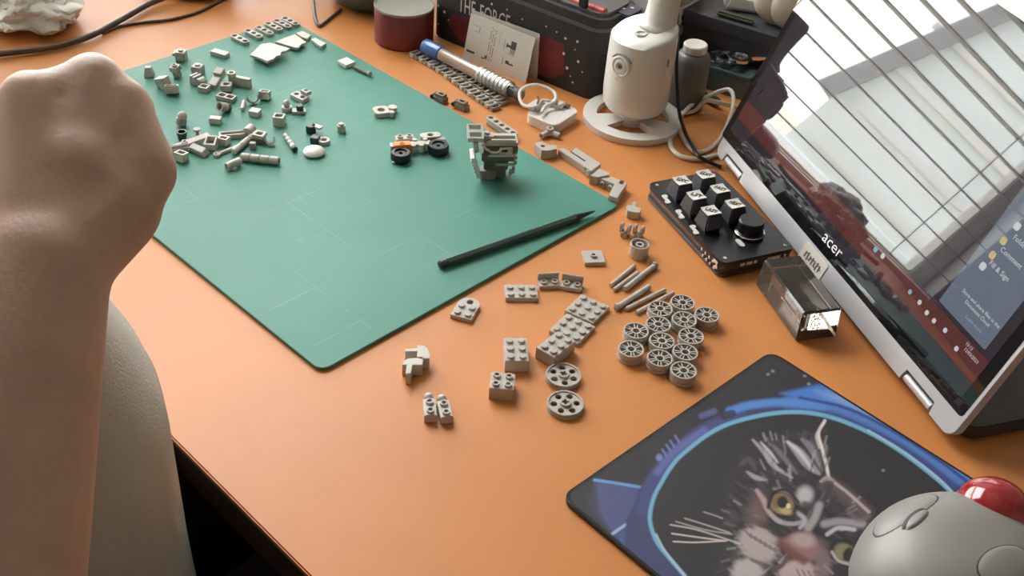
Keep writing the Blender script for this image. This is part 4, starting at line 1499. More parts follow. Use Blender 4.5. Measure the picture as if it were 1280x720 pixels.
for u, v in ((733.2, 216.5), (728.5, 211.5)):
    s_ = at(u, v, 4.0) - Vector(o.location) * 1000
    put('stud', HSTUD, o, tuple(s_), rot=(R(90), 0, ang((739.5, 214), (697.5, 186.5)) + R(180) - R(180)))
traced('wedge_piece', 'grey triangular wedge between the long slope and the bent piece', 'toy slope', [(737.3, 219.5), (749.3, 210.3), (762.2, 215.8), (761, 219), (747, 221.5)], 8)
o = traced('bent_bracket', 'grey bent piece with a square hole ending the line along the mat', 'toy piece', [(750.5, 223.3), (765.5, 221), (784, 228.3), (782, 232), (771.5, 247.8), (760.8, 244), (768, 230)], 7.5)
s0 = at(777, 227.8, 7.7) - Vector(o.location) * 1000
MB().prism([rrect(5.2, 3.4, 0.5, 2)], 0, 0.2).build('hole_shade', M['groove'], o, (s0.x, s0.y, 7.55), ang((771.5, 247.8), (784, 228.3), 7.5))  # dark patch on the surface, painted as the shade in a hole
for u, v in ((753.5, 230), (763, 234.5)):
    s_ = at(u, v, 3.6) - Vector(o.location) * 1000
    put('stud', HSTUD, o, tuple(s_), rot=(R(90), 0, ang((750.5, 223.3), (768, 230), 7)))
# three-way pipe connector
o = thing('pipe_connector', 'grey three-armed pipe connector below the white charger', 'toy piece', xy(at(687, 165.5, 3), 0.05), 0)
c_ = at(687, 164, 3)
ends = [(676.5, 168.8), (699.5, 168.5), (688, 157.5)]
MB().prism([circ(3.4, 18), circ(1.7, 14)], 0, 7.5).build('hub', M['brick'], o, bevel=0.2)
for u, v in ends[:2]:
    e = at(u, v, 3) - c_
    d = e.normalized()
    T = frame_T((d.x * 2.6, d.y * 2.6, 3.0), (-d.y, d.x, 0), (0, 0, 1), (d.x, d.y, 0))
    MB().prism([circ(2.7, 16), circ(1.7, 14)], 0, e.length - 2.6, T).build('arm', M['brick'], o)
# beam with five holes
pa, pb = at(613.7, 147, 7), at(641.5, 165.7, 7)
L = (pb - pa).length
out = [(4 * math.cos(R(a)), 4 * math.sin(R(a))) for a in range(90, 271, 15)] + [(L + 4 * math.cos(R(a)), 4 * math.sin(R(a))) for a in range(-90, 91, 15)]
o = MB().prism([out] + [circ(2.3, 14, L * k / 4, 0) for k in range(5)], 0.6, 7).build('holed_beam', M['brick'], None, xy(pa, 0.05), math.atan2(pb.y - pa.y, pb.x - pa.x), bevel=0.2)
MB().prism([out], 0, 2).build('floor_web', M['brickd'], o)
tag(o, 'grey five-hole beam lying beyond the mat edge behind the grey model', 'toy beam')
# two stepped arch pieces standing together
def zpt(x, y, zs=6.0, ox=480, oy=420):
    return (ox + x / zs, oy + y / zs)


traced('arch_piece', 'grey arch piece with a curved top, rear of the two stepped ones', 'toy arch', [zpt(*q) for q in ((158, 95), (250, 88), (250, 66), (300, 70), (328, 92), (342, 130), (340, 168), (296, 168), (292, 158), (246, 158), (250, 114), (160, 116))], 9.5, 'brick2')
traced('arch_piece', 'grey arch piece with a curved top, front of the two stepped ones', 'toy arch', [zpt(*q) for q in ((135, 215), (148, 188), (180, 166), (244, 162), (294, 172), (288, 216), (214, 216), (200, 280), (163, 282), (170, 218))], 9.5, 'brick2')
# two plates with ball ends
for pts, ball, lb in ((((290, 460), (385, 460), (396, 605), (305, 605)), (330, 432), 'grey two-stud plate with a ball end, the one on the arch side'), (((392, 482), (484, 466), (522, 608), (430, 625)), (420, 446), 'grey two-stud plate with a ball end, the one on the brick side')):
    P = [at(*zpt(*q), 6.2) for q in pts]
    c = sum(P, Vector()) / 4
    yv = ((P[0] + P[1]) / 2 - (P[2] + P[3]) / 2)
    rz = math.atan2(yv.y, yv.x) - R(90)
    o = MB().box(7.9, 15.8, 6.2).build('ball_plate', M['brick2'], None, xy(c, 0.05), rz, bevel=0.5)
    for j in (-4, 4):
        put('stud', HSTUD, o, (0, j, 6.2))
    MB().sphere(3.2, (0, 10.6, 4.4), 16, 10).build('ball', M['brick2'], o)
    tag(o, lb, 'toy plate', 'plates with a ball end')

# ================================================================== PENCIL
pa, pb = at(549, 331, MZ + 3.4), at(744, 263.5, MZ + 3.4)
L = (pb - pa).length
o = thing('pencil', 'dark grey-green pencil lying across the corner of the cutting mat', 'pencil', xy(pa, MZ + 3.2), math.atan2(pb.y - pa.y, pb.x - pa.x))
TY_ = Matrix.Rotation(R(90), 4, 'Y')
MB().cyl(3.2, L - 27, 6, z0=7, T=TY_).build('barrel', mat('pencil_lacquer', (0.05, 0.085, 0.07), 0.3), o, bevel=0.3)
MB().cyl(3.1, 7, 16, T=TY_, r2=3.1).build('end_cap', M['brickd'] if False else M['dark'], o, bevel=0.8)
MB().cyl(3.1, 15, 14, z0=L - 20, r2=1.2, T=TY_).build('cone', M['dark'], o)
MB().cyl(1.35, 5, 10, z0=L - 5, r2=0.3, T=TY_).build('lead', M['black'], o)

# ================================================================== SMALL PIECES ON THE CUTTING MAT
def hollow(w, d, h, wall=1.5):
    b = MB()
    b.prism([rect(w, d), rect(w - 2 * wall, d - 2 * wall)], 1.2, h)
    b.box(w, d, 1.2)
    return b


def piece(name, label, u, v, h, rz=0.0, tilt=(0, 0), parts=(), group=None, lift=0.0):
    """parts: list of (part name, MB, material, bevel); the first is the body"""
    p = at(u, v, MZ + h * 0.5)
    o = None
    for nm, mb, mk_, bv in parts:
        if o is None:
            zmin = 0
            rot = Matrix.Rotation(rz, 3, 'Z') @ Matrix.Rotation(tilt[0], 3, 'X') @ Matrix.Rotation(tilt[1], 3, 'Y')
            zmin = min((rot @ Vector(q)).z for q in mb.v)
            e = rot.to_euler()
            o = mb.build(name, M[mk_], None, (p.x, p.y, MZ + 0.05 - zmin + lift), rot=tuple(e), bevel=bv)
        else:
            mb.build(nm, M[mk_], o, bevel=bv)
    return tag(o, label, 'toy piece', group)


def studmb(x, y, z, hol=False):
    b = MB()
    if hol:
        b.prism([circ(2.45, 16, x, y), circ(1.5, 12, x, y)], z, z + 1.8)
    else:
        b.lathe([(2.4, 0), (2.4, 1.45), (2.2, 1.7), (0.001, 1.7)], 16, Matrix.Translation((x, y, z)))
    return b


def B(*a, **k):
    return MB().box(*a, **k)


def ringtube(L, r, cuts=3):
    b = MB()
    T = Matrix.Rotation(R(90), 4, 'Y')
    b.lathe([(r * 0.8, -L / 2), (r, -L / 2 + 0.6)] + sum([[(r, -L / 2 + L * k / cuts - 0.8), (r * 0.78, -L / 2 + L * k / cuts), (r, -L / 2 + L * k / cuts + 0.8)] for k in range(1, cuts)], []) + [(r, L / 2 - 0.6), (r * 0.8, L / 2)], 16, T)
    return b


def clip_mb(r=4.0, w=4.0, t=1.3, gap=80):
    b = MB()
    pts_o = [(r * math.cos(R(a)), r * math.sin(R(a))) for a in range(90 + gap // 2, 450 - gap // 2 + 1, 20)]
    pts_i = [((r - t) * math.cos(R(a)), (r - t) * math.sin(R(a))) for a in range(90 + gap // 2, 450 - gap // 2 + 1, 20)][::-1]
    b.prism([pts_o + pts_i], -w / 2, w / 2)
    return b


# --- the group of pieces nearest the mat's far corner
TECH = MB()
TECH.prism([rrect(8, 24, 3.9, 4), circ(2.5, 14, 0, 8), circ(2.5, 14, 0, 0), circ(2.5, 14, 0, -8)], 0.6, 3.2)
TECH.prism([rrect(8, 24, 3.9, 4)], 0, 0.7)
tech_me = TECH.mesh('holed_plate', M['brick'], bevel=0.25)
tz = ang((289.5, 45), (311, 56), MZ) + R(90)
for (u, v, l_) in ((300, 49.5, 'nearest the loose slab'), (317, 43, 'second from the loose slab'), (330.5, 39, 'third from the loose slab'), (342, 34, 'fourth from the loose slab'), (353, 30.5, 'next to the last one'), (363, 27.5, 'last one, at the mat corner')):
    p = at(u, v, MZ + 1.6)
    tag(put('holed_plate', tech_me, None, (p.x, p.y, MZ + 0.05), tz), 'narrow grey three-hole plate at the far mat corner, ' + l_, 'toy plate', 'three-hole plates in a row')


def raised(name, label, pts, zt, th, feet=True):
    P = [at(u, v, zt) for u, v in pts]
    c = sum(P, Vector()) / len(P)
    o = MB().prism([[(q.x - c.x, q.y - c.y) for q in P]], -th, 0).build(name, M['brick2'], None, (c.x, c.y, zt), bevel=0.2)
    if feet:
        for q in (P[0].lerp(P[2], 0.3), P[0].lerp(P[2], 0.7)):
            MB().box(5, 5, zt - th - MZ - 0.1).build('foot', M['brickd'], o, (q.x - c.x, q.y - c.y, MZ - zt + 0.05))
    return tag(o, label, 'toy plate')


raised('smooth_plate', 'large smooth grey plate with stepped edges on short feet, the lower of two', [(312.5, 68.5), (326, 55), (338, 53.2), (362.5, 60.5), (357, 64), (352, 64.5), (350, 69), (345, 70), (342, 73.5), (334, 76.5), (324, 72)], MZ + 7, 2.6)
raised('smooth_plate', 'large smooth grey plate with stepped edges, the one behind the lower one', [(343.7, 52), (356, 47), (369, 42.5), (383, 53), (376.5, 55), (373, 59.5), (369, 59.5)], MZ + 4.5, 2.6)
raised('stud_plate', 'small pale grey plate with a lug lying beyond the smooth plates', [(370, 41), (378, 38.5), (388.5, 43.5), (384, 48.5), (377, 46)], MZ + 3.4, 3.2, False)
raised('lug_plate', 'small flat grey plate on its own at the mat edge below the far corner', [(388.5, 49), (394, 47), (408, 54), (401, 58)], MZ + 3.4, 3.2, False)

# --- loose pieces, far to near
piece('cube_piece', 'grey cube with a notched top standing alone by the far mat edge', 226.5, 68, 11, 0.7, parts=[('b', B(9, 9, 9), 'brick', .3), ('stud', studmb(0, 0, 9), 'brick', 0), ('side_lug', B(3, 9, 3, -5.5, 0, 5), 'brick', .2)])
piece('slab_tile', 'flat grey rectangular tile alone between the cube and the row of plates', 275, 67, 4, ang((265, 64), (286, 70), MZ), parts=[('b', B(17, 8, 4), 'brick2', .3)])
piece('stemmed_stud', 'grey stud block on a thick stem, nearer the hand than the notched cube', 221.5, 89, 11, 0.4, (R(8), R(-6)), parts=[('b', MB().cyl(4, 6, 14), 'brickd', .2), ('head', B(8, 8, 4.5, z0=6), 'brick', .3), ('stud', studmb(0, 0, 10.5, True), 'brick', 0)])
piece('stud_block', 'grey block with two side studs on the heap in the far half of the mat', 247.5, 87.5, 10, 0.5, parts=[('b', B(9, 9, 9.6), 'brick', .3), ('stud', studmb(0, 0, 9.6), 'brick', 0), ('side_stud', MB().cyl(2.4, 1.7, 14, T=Matrix.Translation((-4.5, 0, 5)) @ Matrix.Rotation(R(-90), 4, 'Y')), 'brick2', 0)])
piece('slotted_block', 'grey slotted block with a rounded back in front of the two-stud block', 246, 100, 8, 0.2, parts=[('b', B(11, 8, 6), 'brick', .3), ('slat', B(2, 9, 2.6, -3.5, 0, 6.05), 'brick2', .2), ('slat', B(2, 9, 2.6, 0.5, 0, 6.05), 'brick2', .2), ('round_back', MB().cyl(4, 8, 16, T=Matrix.Translation((5.5, -4, 4)) @ Matrix.Rotation(R(-90), 4, 'X')), 'brick', .2)])
piece('leaning_slope', 'long grey slope leaning with its narrow end on the mat, mid heap', 272, 99, 10, ang((258, 109), (278, 92), MZ), (0, R(-18)), parts=[('b', B(20, 8, 5), 'brick2', .4), ('ridge', B(8, 8, 3, 6, 0, 5.05), 'brick', .3)])
piece('hollow_square', 'tiny open grey square frame at the foot of the leaning slope', 255.5, 110.5, 5, ang((248, 109), (262, 112), MZ), parts=[('b', hollow(9, 8, 5), 'brick2', .15)])
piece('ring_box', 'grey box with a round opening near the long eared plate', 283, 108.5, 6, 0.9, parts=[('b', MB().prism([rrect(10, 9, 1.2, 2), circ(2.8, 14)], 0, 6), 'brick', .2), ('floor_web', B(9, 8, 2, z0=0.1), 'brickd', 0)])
piece('eared_plate', 'long grey plate standing on edge with a round ear on its end', 300, 101, 10, ang((289, 100), (310, 104), MZ), parts=[('b', B(21, 4.5, 9), 'brick', .3), ('ear', MB().prism([circ(4, 18), circ(2.2, 14)], 0, 3, Matrix.Translation((-8, 0, 9.05))), 'brick2', .2)])
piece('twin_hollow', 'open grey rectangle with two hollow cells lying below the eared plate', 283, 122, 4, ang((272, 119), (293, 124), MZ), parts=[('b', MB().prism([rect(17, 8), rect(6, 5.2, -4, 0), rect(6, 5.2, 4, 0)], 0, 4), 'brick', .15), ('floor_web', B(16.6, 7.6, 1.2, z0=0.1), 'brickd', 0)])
piece('cup_piece', 'short tipped-over grey cup with a dark end, below the two-cell open rectangle', 282, 134, 8, 0.2, (R(62), 0), parts=[('b', MB().prism([circ(4.2, 18), circ(2.9, 16)], 0, 8), 'brick', .2), ('dark_end', MB().cyl(3.9, 4, 16, z0=-4.05), 'darkgreen', .2)])
piece('plain_bar', 'thin plain grey bar lying nearly upright in the picture below the eared plate', 304, 131.5, 4, ang((302, 139), (305, 124), MZ), parts=[('b', MB().cyl(1.9, 15, 12, T=Matrix.Translation((-7.5, 0, 2)) @ Matrix.Rotation(R(90), 4, 'Y')), 'brick2', .3)])
piece('hook_clip', 'dark grey curved hook clip between the plain bar and the diamond box', 316, 124, 8, 1.2, (R(60), 0), parts=[('b', clip_mb(5.5, 4, 1.5, 140), 'brickd', .2)])
piece('diamond_box', 'open grey box set diagonally at the right of the hook clip'.replace('right of', 'end past'), 330.5, 120, 7, R(38), (R(-14), 0), parts=[('b', hollow(9.5, 8, 7), 'brick2', .15)])
piece('small_tile', 'tiny pale tile block below the diamond box', 319, 140.5, 5, R(30), parts=[('b', B(9, 8, 5), 'brick2', .25)])
piece('small_tile', 'tiny pale tile block standing alone above the long heap', 269.5, 150.5, 5, R(42), parts=[('b', B(10, 6, 5.5), 'brick2', .25)])
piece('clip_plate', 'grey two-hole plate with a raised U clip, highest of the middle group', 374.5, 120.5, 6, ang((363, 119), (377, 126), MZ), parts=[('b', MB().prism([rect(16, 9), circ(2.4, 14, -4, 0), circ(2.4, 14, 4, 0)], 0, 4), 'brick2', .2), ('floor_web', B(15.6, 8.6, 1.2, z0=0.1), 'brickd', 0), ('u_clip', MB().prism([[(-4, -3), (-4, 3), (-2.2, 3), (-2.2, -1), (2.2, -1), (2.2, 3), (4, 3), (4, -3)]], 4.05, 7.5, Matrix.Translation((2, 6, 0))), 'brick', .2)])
piece('ball_joint', 'pale ball joint piece in the middle group above the upright hollow box', 358.5, 133, 8, 0.4, parts=[('b', MB().prism([circ(4.6, 18), circ(2.4, 14)], 0, 4), 'brick2', .2), ('ball', MB().sphere(3.2, (0, 0, 7)), 'brick2', 0)])
piece('dark_clip', 'dark clip with a pale base, touching the ball joint in the middle group', 373.5, 136.5, 7, 0.9, parts=[('b', B(12, 7, 2.6), 'brick', .2), ('clip', MB().cyl(3.2, 5, 14, 1, 0, 2.65), 'darkgreen', .3)])
piece('upright_hollow', 'open grey box standing with its square mouth up, lowest of the middle group', 349, 150, 9, R(42), parts=[('b', hollow(9.5, 8.5, 9), 'brick2', .15)])
piece('dark_cylinder', 'dark blue-green cylinder piece with a pale tile on its side', 388.5, 160, 8, 0.3, parts=[('b', MB().cyl(4.4, 7, 18), 'darkgreen', .4), ('tile', B(9, 5, 2, 5.5, 2, 5), 'brick2', .2)])
piece('tiny_round', 'tiny round grey piece standing alone towards the motorbike model', 426.5, 159.5, 8, 0.2, parts=[('b', MB().cyl(3.6, 6.5, 16), 'brick', .3), ('stud', studmb(0, 0, 6.5), 'brick', 0)])
piece('jointed_bar', 'slim pale jointed bar lying aslant above the white oval dish', 362, 176.5, 5, ang((355, 166), (369, 187), MZ), parts=[('b', ringtube(23, 2.4, 4), 'brick2', 0), ('dark_tip', MB().cyl(2.5, 3, 14, T=Matrix.Translation((11.6, 0, 0)) @ Matrix.Rotation(R(90), 4, 'Y')), 'darkgreen', .2)])
piece('dark_elbow', 'dark blue-green block behind the white oval dish', 394, 174.5, 6, 0.5, parts=[('b', B(7, 7, 6), 'darkgreen', .6)])
piece('pale_ring', 'small pale ring with an oval opening beside the dark block', 405, 175.5, 5, 0.3, parts=[('b', MB().prism([circ(5, 22), circ(2.6, 16)], 0, 3.4), 'brick2', .25)])
piece('oval_dish', 'smooth white domed dish, brightest piece on the mat', 392.5, 188.5, 6, 0.2, parts=[('b', MB().lathe([(4, 0), (9, 1.6), (9.3, 2.4), (8.6, 3.6), (6.5, 5.0), (3.5, 5.8), (0.01, 6.0)], 30), 'white', 0)])
piece('ball_cup', 'grey ball cup piece at the hand side above the dark pot', 225.5, 150.5, 10, 0.6, (R(-14), R(10)), parts=[('b', MB().cyl(4.6, 5.5, 18), 'brickd', .4), ('ball', MB().sphere(4.2, (0, 0, 7.4)), 'brick', 0)])
piece('pipe_elbow', 'stubby grey angled pipe lying between the mat edge side and the ribbed tube', 293, 205, 7, ang((284, 208), (301, 202), MZ), parts=[('b', MB().tube(smooth_path([(-6, 0, 3.2), (-2, 0, 4.2), (2, 0, 4.4), (5.5, 2.0, 3.4)], 5), 3.2, 14), 'brick', 0), ('lip', MB().prism([circ(3.7, 16), circ(2.2, 14)], -0.8, 0.8, Matrix.Translation((-6.4, 0, 3.1)) @ Matrix.Rotation(R(90), 4, 'Y')), 'brick2', 0)])
piece('ribbed_tube', 'grey ribbed tube lying alone below the long heap', 325, 198.5, 7, ang((307, 197), (343, 201), MZ), parts=[('b', ringtube(32, 3.4, 4), 'brick', 0), ('dark_end', MB().cyl(2.3, 0.6, 14, T=Matrix.Translation((15.8, 0, 0)) @ Matrix.Rotation(R(90), 4, 'Y')), 'darkgreen', 0)])

# --- the long heap beside the hand
piece('dark_pot', 'small dark pot with a pale rim in the heap by the hand', 227.5, 169, 7, 0.2, parts=[('b', MB().lathe([(3.4, 0), (4.4, 5.5), (4.4, 7), (3.2, 7), (3.0, 3), (0.01, 3)], 18), 'darkgreen', 0)])
piece('pin_piece', 'little upright grey pin with a round head in the heap by the hand', 246.5, 165.5, 9, 0.2, parts=[('b', MB().lathe([(2.6, 0), (2.6, 2), (1.5, 2.4), (1.5, 6), (3, 6.4), (3, 8), (0.01, 8)], 16), 'brickd', 0)])
piece('long_slab', 'long thin grey slab lying across the heap by the hand', 240, 178, 5, ang((222, 181), (254, 172), MZ), (0, R(-5)), parts=[('b', B(32, 7, 3.2), 'brick', .25), ('stud', studmb(-6, 0, 3.2, True), 'brick', 0)])
piece('side_panel', 'grey ribbed panel tilted on its edge by the hand', 224.5, 184.5, 7, ang((216, 186), (232, 183), MZ), (R(28), 0), parts=[('b', B(14, 7, 3), 'brick2', .2), ('rib', B(13, 1, 1, 0, -2, 3.02), 'brickd', 0), ('rib', B(13, 1, 1, 0, 1, 3.02), 'brickd', 0)])
piece('angled_wedge', 'grey angled wedge plate with a pale edge in the heap by the hand', 249, 186, 8, ang((240, 182), (258, 190), MZ), (R(20), 0), parts=[('b', B(18, 7, 5, taper=0.8), 'brick', .3)])
piece('diamond_box', 'open grey box set diagonally against the hand, lowest of the heap', 226, 196.5, 7, R(20), (R(-10), 0), parts=[('b', hollow(9.5, 8, 7), 'brick2', .15)])
piece('upright_hollow', 'open pale box with a tall rectangular mouth in the middle of the heap', 264.5, 178.5, 9, R(42), (R(16), 0), parts=[('b', hollow(9.5, 11, 7), 'brick2', .15)])
piece('square_frame', 'open pale square frame lying flat next to the tall-mouthed box', 279, 175.5, 8, R(28), (R(-8), 0), parts=[('b', hollow(9, 8, 6), 'brick2', .15)])
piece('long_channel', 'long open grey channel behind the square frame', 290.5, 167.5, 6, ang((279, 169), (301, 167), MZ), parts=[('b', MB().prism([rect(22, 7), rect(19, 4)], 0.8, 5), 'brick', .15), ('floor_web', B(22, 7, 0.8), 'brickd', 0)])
piece('diagonal_arm', 'long round grey arm lying aslant through the heap', 306, 177, 7, ang((294, 187), (320, 165), MZ), parts=[('b', ringtube(36, 2.7, 3), 'brick', 0)])
piece('thin_lever', 'thin pale lever with a ring end at the front of the heap', 285, 187, 4, ang((275, 190), (298, 181), MZ), parts=[('b', B(22, 2.6, 2.6), 'brick2', .3), ('ring_end', MB().prism([circ(3, 16, -11, 0), circ(1.5, 12, -11, 0)], 0, 2.6), 'brick2', .2)])
piece('saddle_piece', 'rounded grey saddle piece on the far side of the aslant arm', 312, 164, 8, 0.5, parts=[('b', MB().cyl(4.5, 9, 16, T=Matrix.Translation((0, -4.5, 4.5)) @ Matrix.Rotation(R(-90), 4, 'X')), 'brick', .4), ('wing', B(16, 3, 2.4, 0, 6.2, 0.2), 'brickd', .2)])
piece('square_frame', 'open pale square frame on top of the dark block at the heap end', 324.5, 170.5, 10, R(30), parts=[('b', B(9, 8, 4.5), 'tan', .3), ('frame', MB().prism([rect(10, 8.5), rect(5.6, 4.6)], 4.55, 8), 'brick2', .15)])
piece('end_clip', 'small pale C-shaped clip at the very end of the heap', 337.5, 176, 7, R(60), (R(50), 0), parts=[('b', clip_mb(4.4, 4, 1.5, 110), 'brick2', .2)])
piece('small_lug', 'small grey lug hanging over the heap edge under the framed block', 316, 182, 6, 0.8, parts=[('b', B(5, 4, 6), 'brickd', .3)])
piece('wedge_bit', 'small grey wedge beside the hand at the far mat edge', 186, 89, 9, 0.9, parts=[('b', B(9, 8, 9, taper=0.6), 'brick', .3)])
piece('rounded_clip_block', 'grey block with a rounded clip touching the hand', 205, 104, 9, 0.3, (0, R(-20)), parts=[('b', B(12, 8, 8), 'brick', .4), ('clip', clip_mb(4.2, 6, 1.2, 100).add([], []), 'brick2', 0)])
piece('open_cell_brick', 'open grey brick cell against the hand, below the rounded clip block', 215, 113.5, 7, R(58), (R(-18), 0), parts=[('b', hollow(12, 9, 7), 'brick', .15)])
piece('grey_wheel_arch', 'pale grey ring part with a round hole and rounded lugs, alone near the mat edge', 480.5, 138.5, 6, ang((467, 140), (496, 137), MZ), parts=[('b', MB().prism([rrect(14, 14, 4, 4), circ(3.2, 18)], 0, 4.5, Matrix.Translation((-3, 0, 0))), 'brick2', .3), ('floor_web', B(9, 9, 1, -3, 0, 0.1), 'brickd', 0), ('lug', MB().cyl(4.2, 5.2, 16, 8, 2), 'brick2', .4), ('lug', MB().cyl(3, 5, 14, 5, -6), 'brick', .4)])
piece('white_tile', 'smooth white rectangular tile propped at the end of a green-grey bar', 433, 77.5, 6, ang((423, 78), (436, 85), MZ), (0, 0), parts=[('b', B(13, 12, 4), 'white', .3)])
piece('slim_bar', 'slim grey-green bar with a rounded end behind the white tile', 451.5, 88, 4, ang((443, 84), (464, 94), MZ), parts=[('b', MB().cyl(1.8, 21, 12, T=Matrix.Translation((-10, 0, 1.8)) @ Matrix.Rotation(R(90), 4, 'Y')), 'bottle', .3), ('end_knob', MB().sphere(2.6, (11, 0, 2.6)), 'brickd', 0)])

# --- the grey robot-like model
p = at(617, 221, MZ)
t = thing('grey_model', 'half-built grey model of stacked plates standing on the cutting mat', 'toy model', (p.x, p.y, MZ + 0.05), ang((590, 222), (640, 222), MZ))
B(12, 10, 8, -5, 0, 0).build('foot_block', M['brickd'], t, bevel=.4)
B(11, 12, 9, 4, 2, 1.5).build('lower_block', M['model'], t, bevel=.6)
B(20, 15, 9, 1, 3, 9).build('core_block', M['model'], t, bevel=.8)
B(27, 19, 8, 2, 3, 18.2).build('middle_block', M['model'], t, bevel=.8)
B(28, 19, 5, 4, 5, 26.4).build('upper_block', M['model'], t, bevel=.5)
MB().prism([rrect(28, 16, 1.5, 2), rect(17, 3, 3, -3)], 31.6, 34.8, Matrix.Translation((4, 4, 0))).build('top_slab', M['brick'], t, bevel=.25)
B(20, 2.2, 2.6, 6, -3.2, 35).build('top_bar', M['brick2'], t, bevel=.3)
B(20, 2.2, 2.6, 6, 4, 35).build('top_bar', M['brick2'], t, bevel=.3)
B(22, 2, 1.8, 5, -7.4, 24.2).build('ledge', M['brick2'], t, bevel=.2)
B(16, 1.6, 2, 8, -8, 16).build('ledge', M['brick'], t, bevel=.2)
MB().prism([rrect(11, 6, 1, 2), rrect(5, 2.6, .6, 2, -1)], 0, 1.6, frame_T((8, -5.8, 29), (1, 0, 0), (0, 0, 1))).build('raised_handle', M['brick2'], t, bevel=.2)
TL = Matrix.Translation((-14.5, -7, 10)) @ Matrix.Rotation(R(-16), 4, 'Y') @ Matrix.Rotation(R(10), 4, 'X')
MB().box(3.4, 13, 23, 0, 0, -3, T=TL).build('side_panel', M['white'], t, bevel=.4)
for k in range(4):
    MB().box(1.2, 9, 1.4, -2.0, 0, 3 + 3.6 * k, T=TL).build('panel_rib', M['brick'], t)
TU = Matrix.Translation((-15.5, -4, 28)) @ Matrix.Rotation(R(-12), 4, 'Y')
MB().box(4, 9, 9, T=TU).build('shoulder_panel', M['brick2'], t, bevel=.5)
TH = Matrix.Translation((-17, 2, 38.5)) @ Matrix.Rotation(R(18), 4, 'X')
MB().prism([rect(13, 16), rect(9.5, 5, 0, 4), rect(9.5, 5, 0, -4)], 0, 5, TH).build('hollow_frame', M['brick2'], t, bevel=.2)
B(10, 8, 3.4, -7, 4, 34.9).build('neck_plate', M['brick'], t, bevel=.3)
put('stud', STUD, t, (-7, 5, 38.35))
MB().tube(smooth_path([(-12, -6, 35), (-8, -8, 31), (-3, -8.6, 28.5), (2, -8.4, 29), (4, -8, 32)], 5), 1.1, 8).build('curved_trim', M['brick2'], t)
for k in range(3):
    B(2.6, 5, 3, 17.2, 2, 12 + 5 * k).build('side_tooth', M['brick'], t, bevel=.3)
for x, y, z in ((13, -6, 8), (15.5, -4, 9.5)):
    MB().cyl(1.5, 6, 12, x, y, z - 3).build('side_pin', M['brick2'], t, bevel=.2)
MB().cyl(1.4, 9, 12, -11, -6, 1).build('side_pin', M['brick2'], t, bevel=.2)

# --- small motorbike-like model
p = at(525, 187, MZ)
t = thing('motorbike_model', 'small model with two black tyres and an orange block lying on the mat', 'toy model', (p.x, p.y, MZ + 0.05), ang((500, 190), (548, 186), MZ))
ax_v = Vector((math.cos(-t.rotation_euler.z), math.sin(-t.rotation_euler.z), 0))
for (u, v, r_) in ((501, 191, 8.6), (548, 181.5, 9.2)):
    q = at(u, v, MZ + 7) - p
    q = Matrix.Rotation(-t.rotation_euler.z, 3, 'Z') @ Vector((q.x, q.y, 0))
    T = Matrix.Translation((q.x, q.y, 0))
    wl_ = MB().lathe([(r_ * 0.62, 0), (r_ * 0.9, 0), (r_, 1.6), (r_, 6.4), (r_ * 0.9, 8), (r_ * 0.62, 8)], 28, T, closed=True).build('tyre', M['black'], t)
    h_ = MB()
    h_.prism([circ(r_ * 0.61, 22, q.x, q.y), circ(1.8, 12, q.x, q.y)], 1.5, 6.6)
    h_.build('wheel_hub', M['dark'], wl_)
    MB().cyl(1.6, 2.2, 12, q.x - r_ * 0.8 if u < 520 else q.x + r_ * 0.75, q.y - 5 if u < 520 else q.y + 5, 0).build('axle_end', M['brick2'], t)


def bl_at(u, v, z):
    q = at(u, v, MZ + z) - p
    q = Matrix.Rotation(-t.rotation_euler.z, 3, 'Z') @ Vector((q.x, q.y, 0))
    return q


q = bl_at(502.5, 179.5, 9)
ob = B(15, 8, 7, q.x, q.y, 2.5).build('orange_block', M['orangeplastic'], t, bevel=.8)
MB().prism([circ(2.2, 16, q.x, q.y), circ(1.0, 12, q.x, q.y)], 9.52, 10.2).build('stud', M['orangeplastic'], ob)
B(2.4, 7, 6, q.x - 9, q.y, 3).build('end_plate', M['brick2'], t, bevel=.3)
q = bl_at(506, 169.5, 7)
B(16, 8, 5, q.x, q.y, 0.5).build('tail_plate', M['brick'], t, bevel=.3)
for dx_ in (-4, 4):
    put('stud', HSTUD, t, (q.x + dx_, q.y, 5.5))
q = bl_at(524, 179.5, 6)
B(20, 6, 4, q.x, q.y, 3).build('frame_bar', M['brick2'], t, bevel=.4)
for dx_, dy_ in ((-6, -4.5), (1, -5), (7, -4), (-3, 4.5), (6, 4)):
    MB().cyl(2.2, 7, 12, q.x + dx_, q.y + dy_, 1).build('frame_pin', M['brick2'], t, bevel=.3)
q = bl_at(538, 169, 6)
MB().prism([rrect(18, 9, 3.5, 4, q.x, q.y), circ(2.4, 16, q.x, q.y)], 2, 6.5).build('fork_ring', M['brick2'], t, bevel=.4)
B(8, 6, 5, q.x + 8, q.y - 6, 0.5).build('fork_base', M['brickd'], t, bevel=.4)

# --- two dark pieces on the table beyond the mat
for u, v, lb in ((551, 123, 'small dark grey-brown jointed piece on the table, the one closer to the tin'), (577.5, 132.5, 'small dark grey-brown jointed piece on the table, the one closer to the charger')):
    q = at(u, v, 3)
    o = B(12, 8, 5).build('dark_joint', M['tan'], None, (q.x, q.y, 0.05), ang((542, 117), (590, 136)), bevel=.5)
    MB().cyl(2.3, 8, 14, T=Matrix.Translation((-7.5, -4, 3.5)) @ Matrix.Rotation(R(-90), 4, 'X')).build('pivot', M['dark'], o, bevel=.2)
    MB().prism([rect(9, 6.5), rect(5, 3)], 5.05, 8).build('top_frame', M['tan'], o, bevel=.2)
    tag(o, lb, 'toy piece')

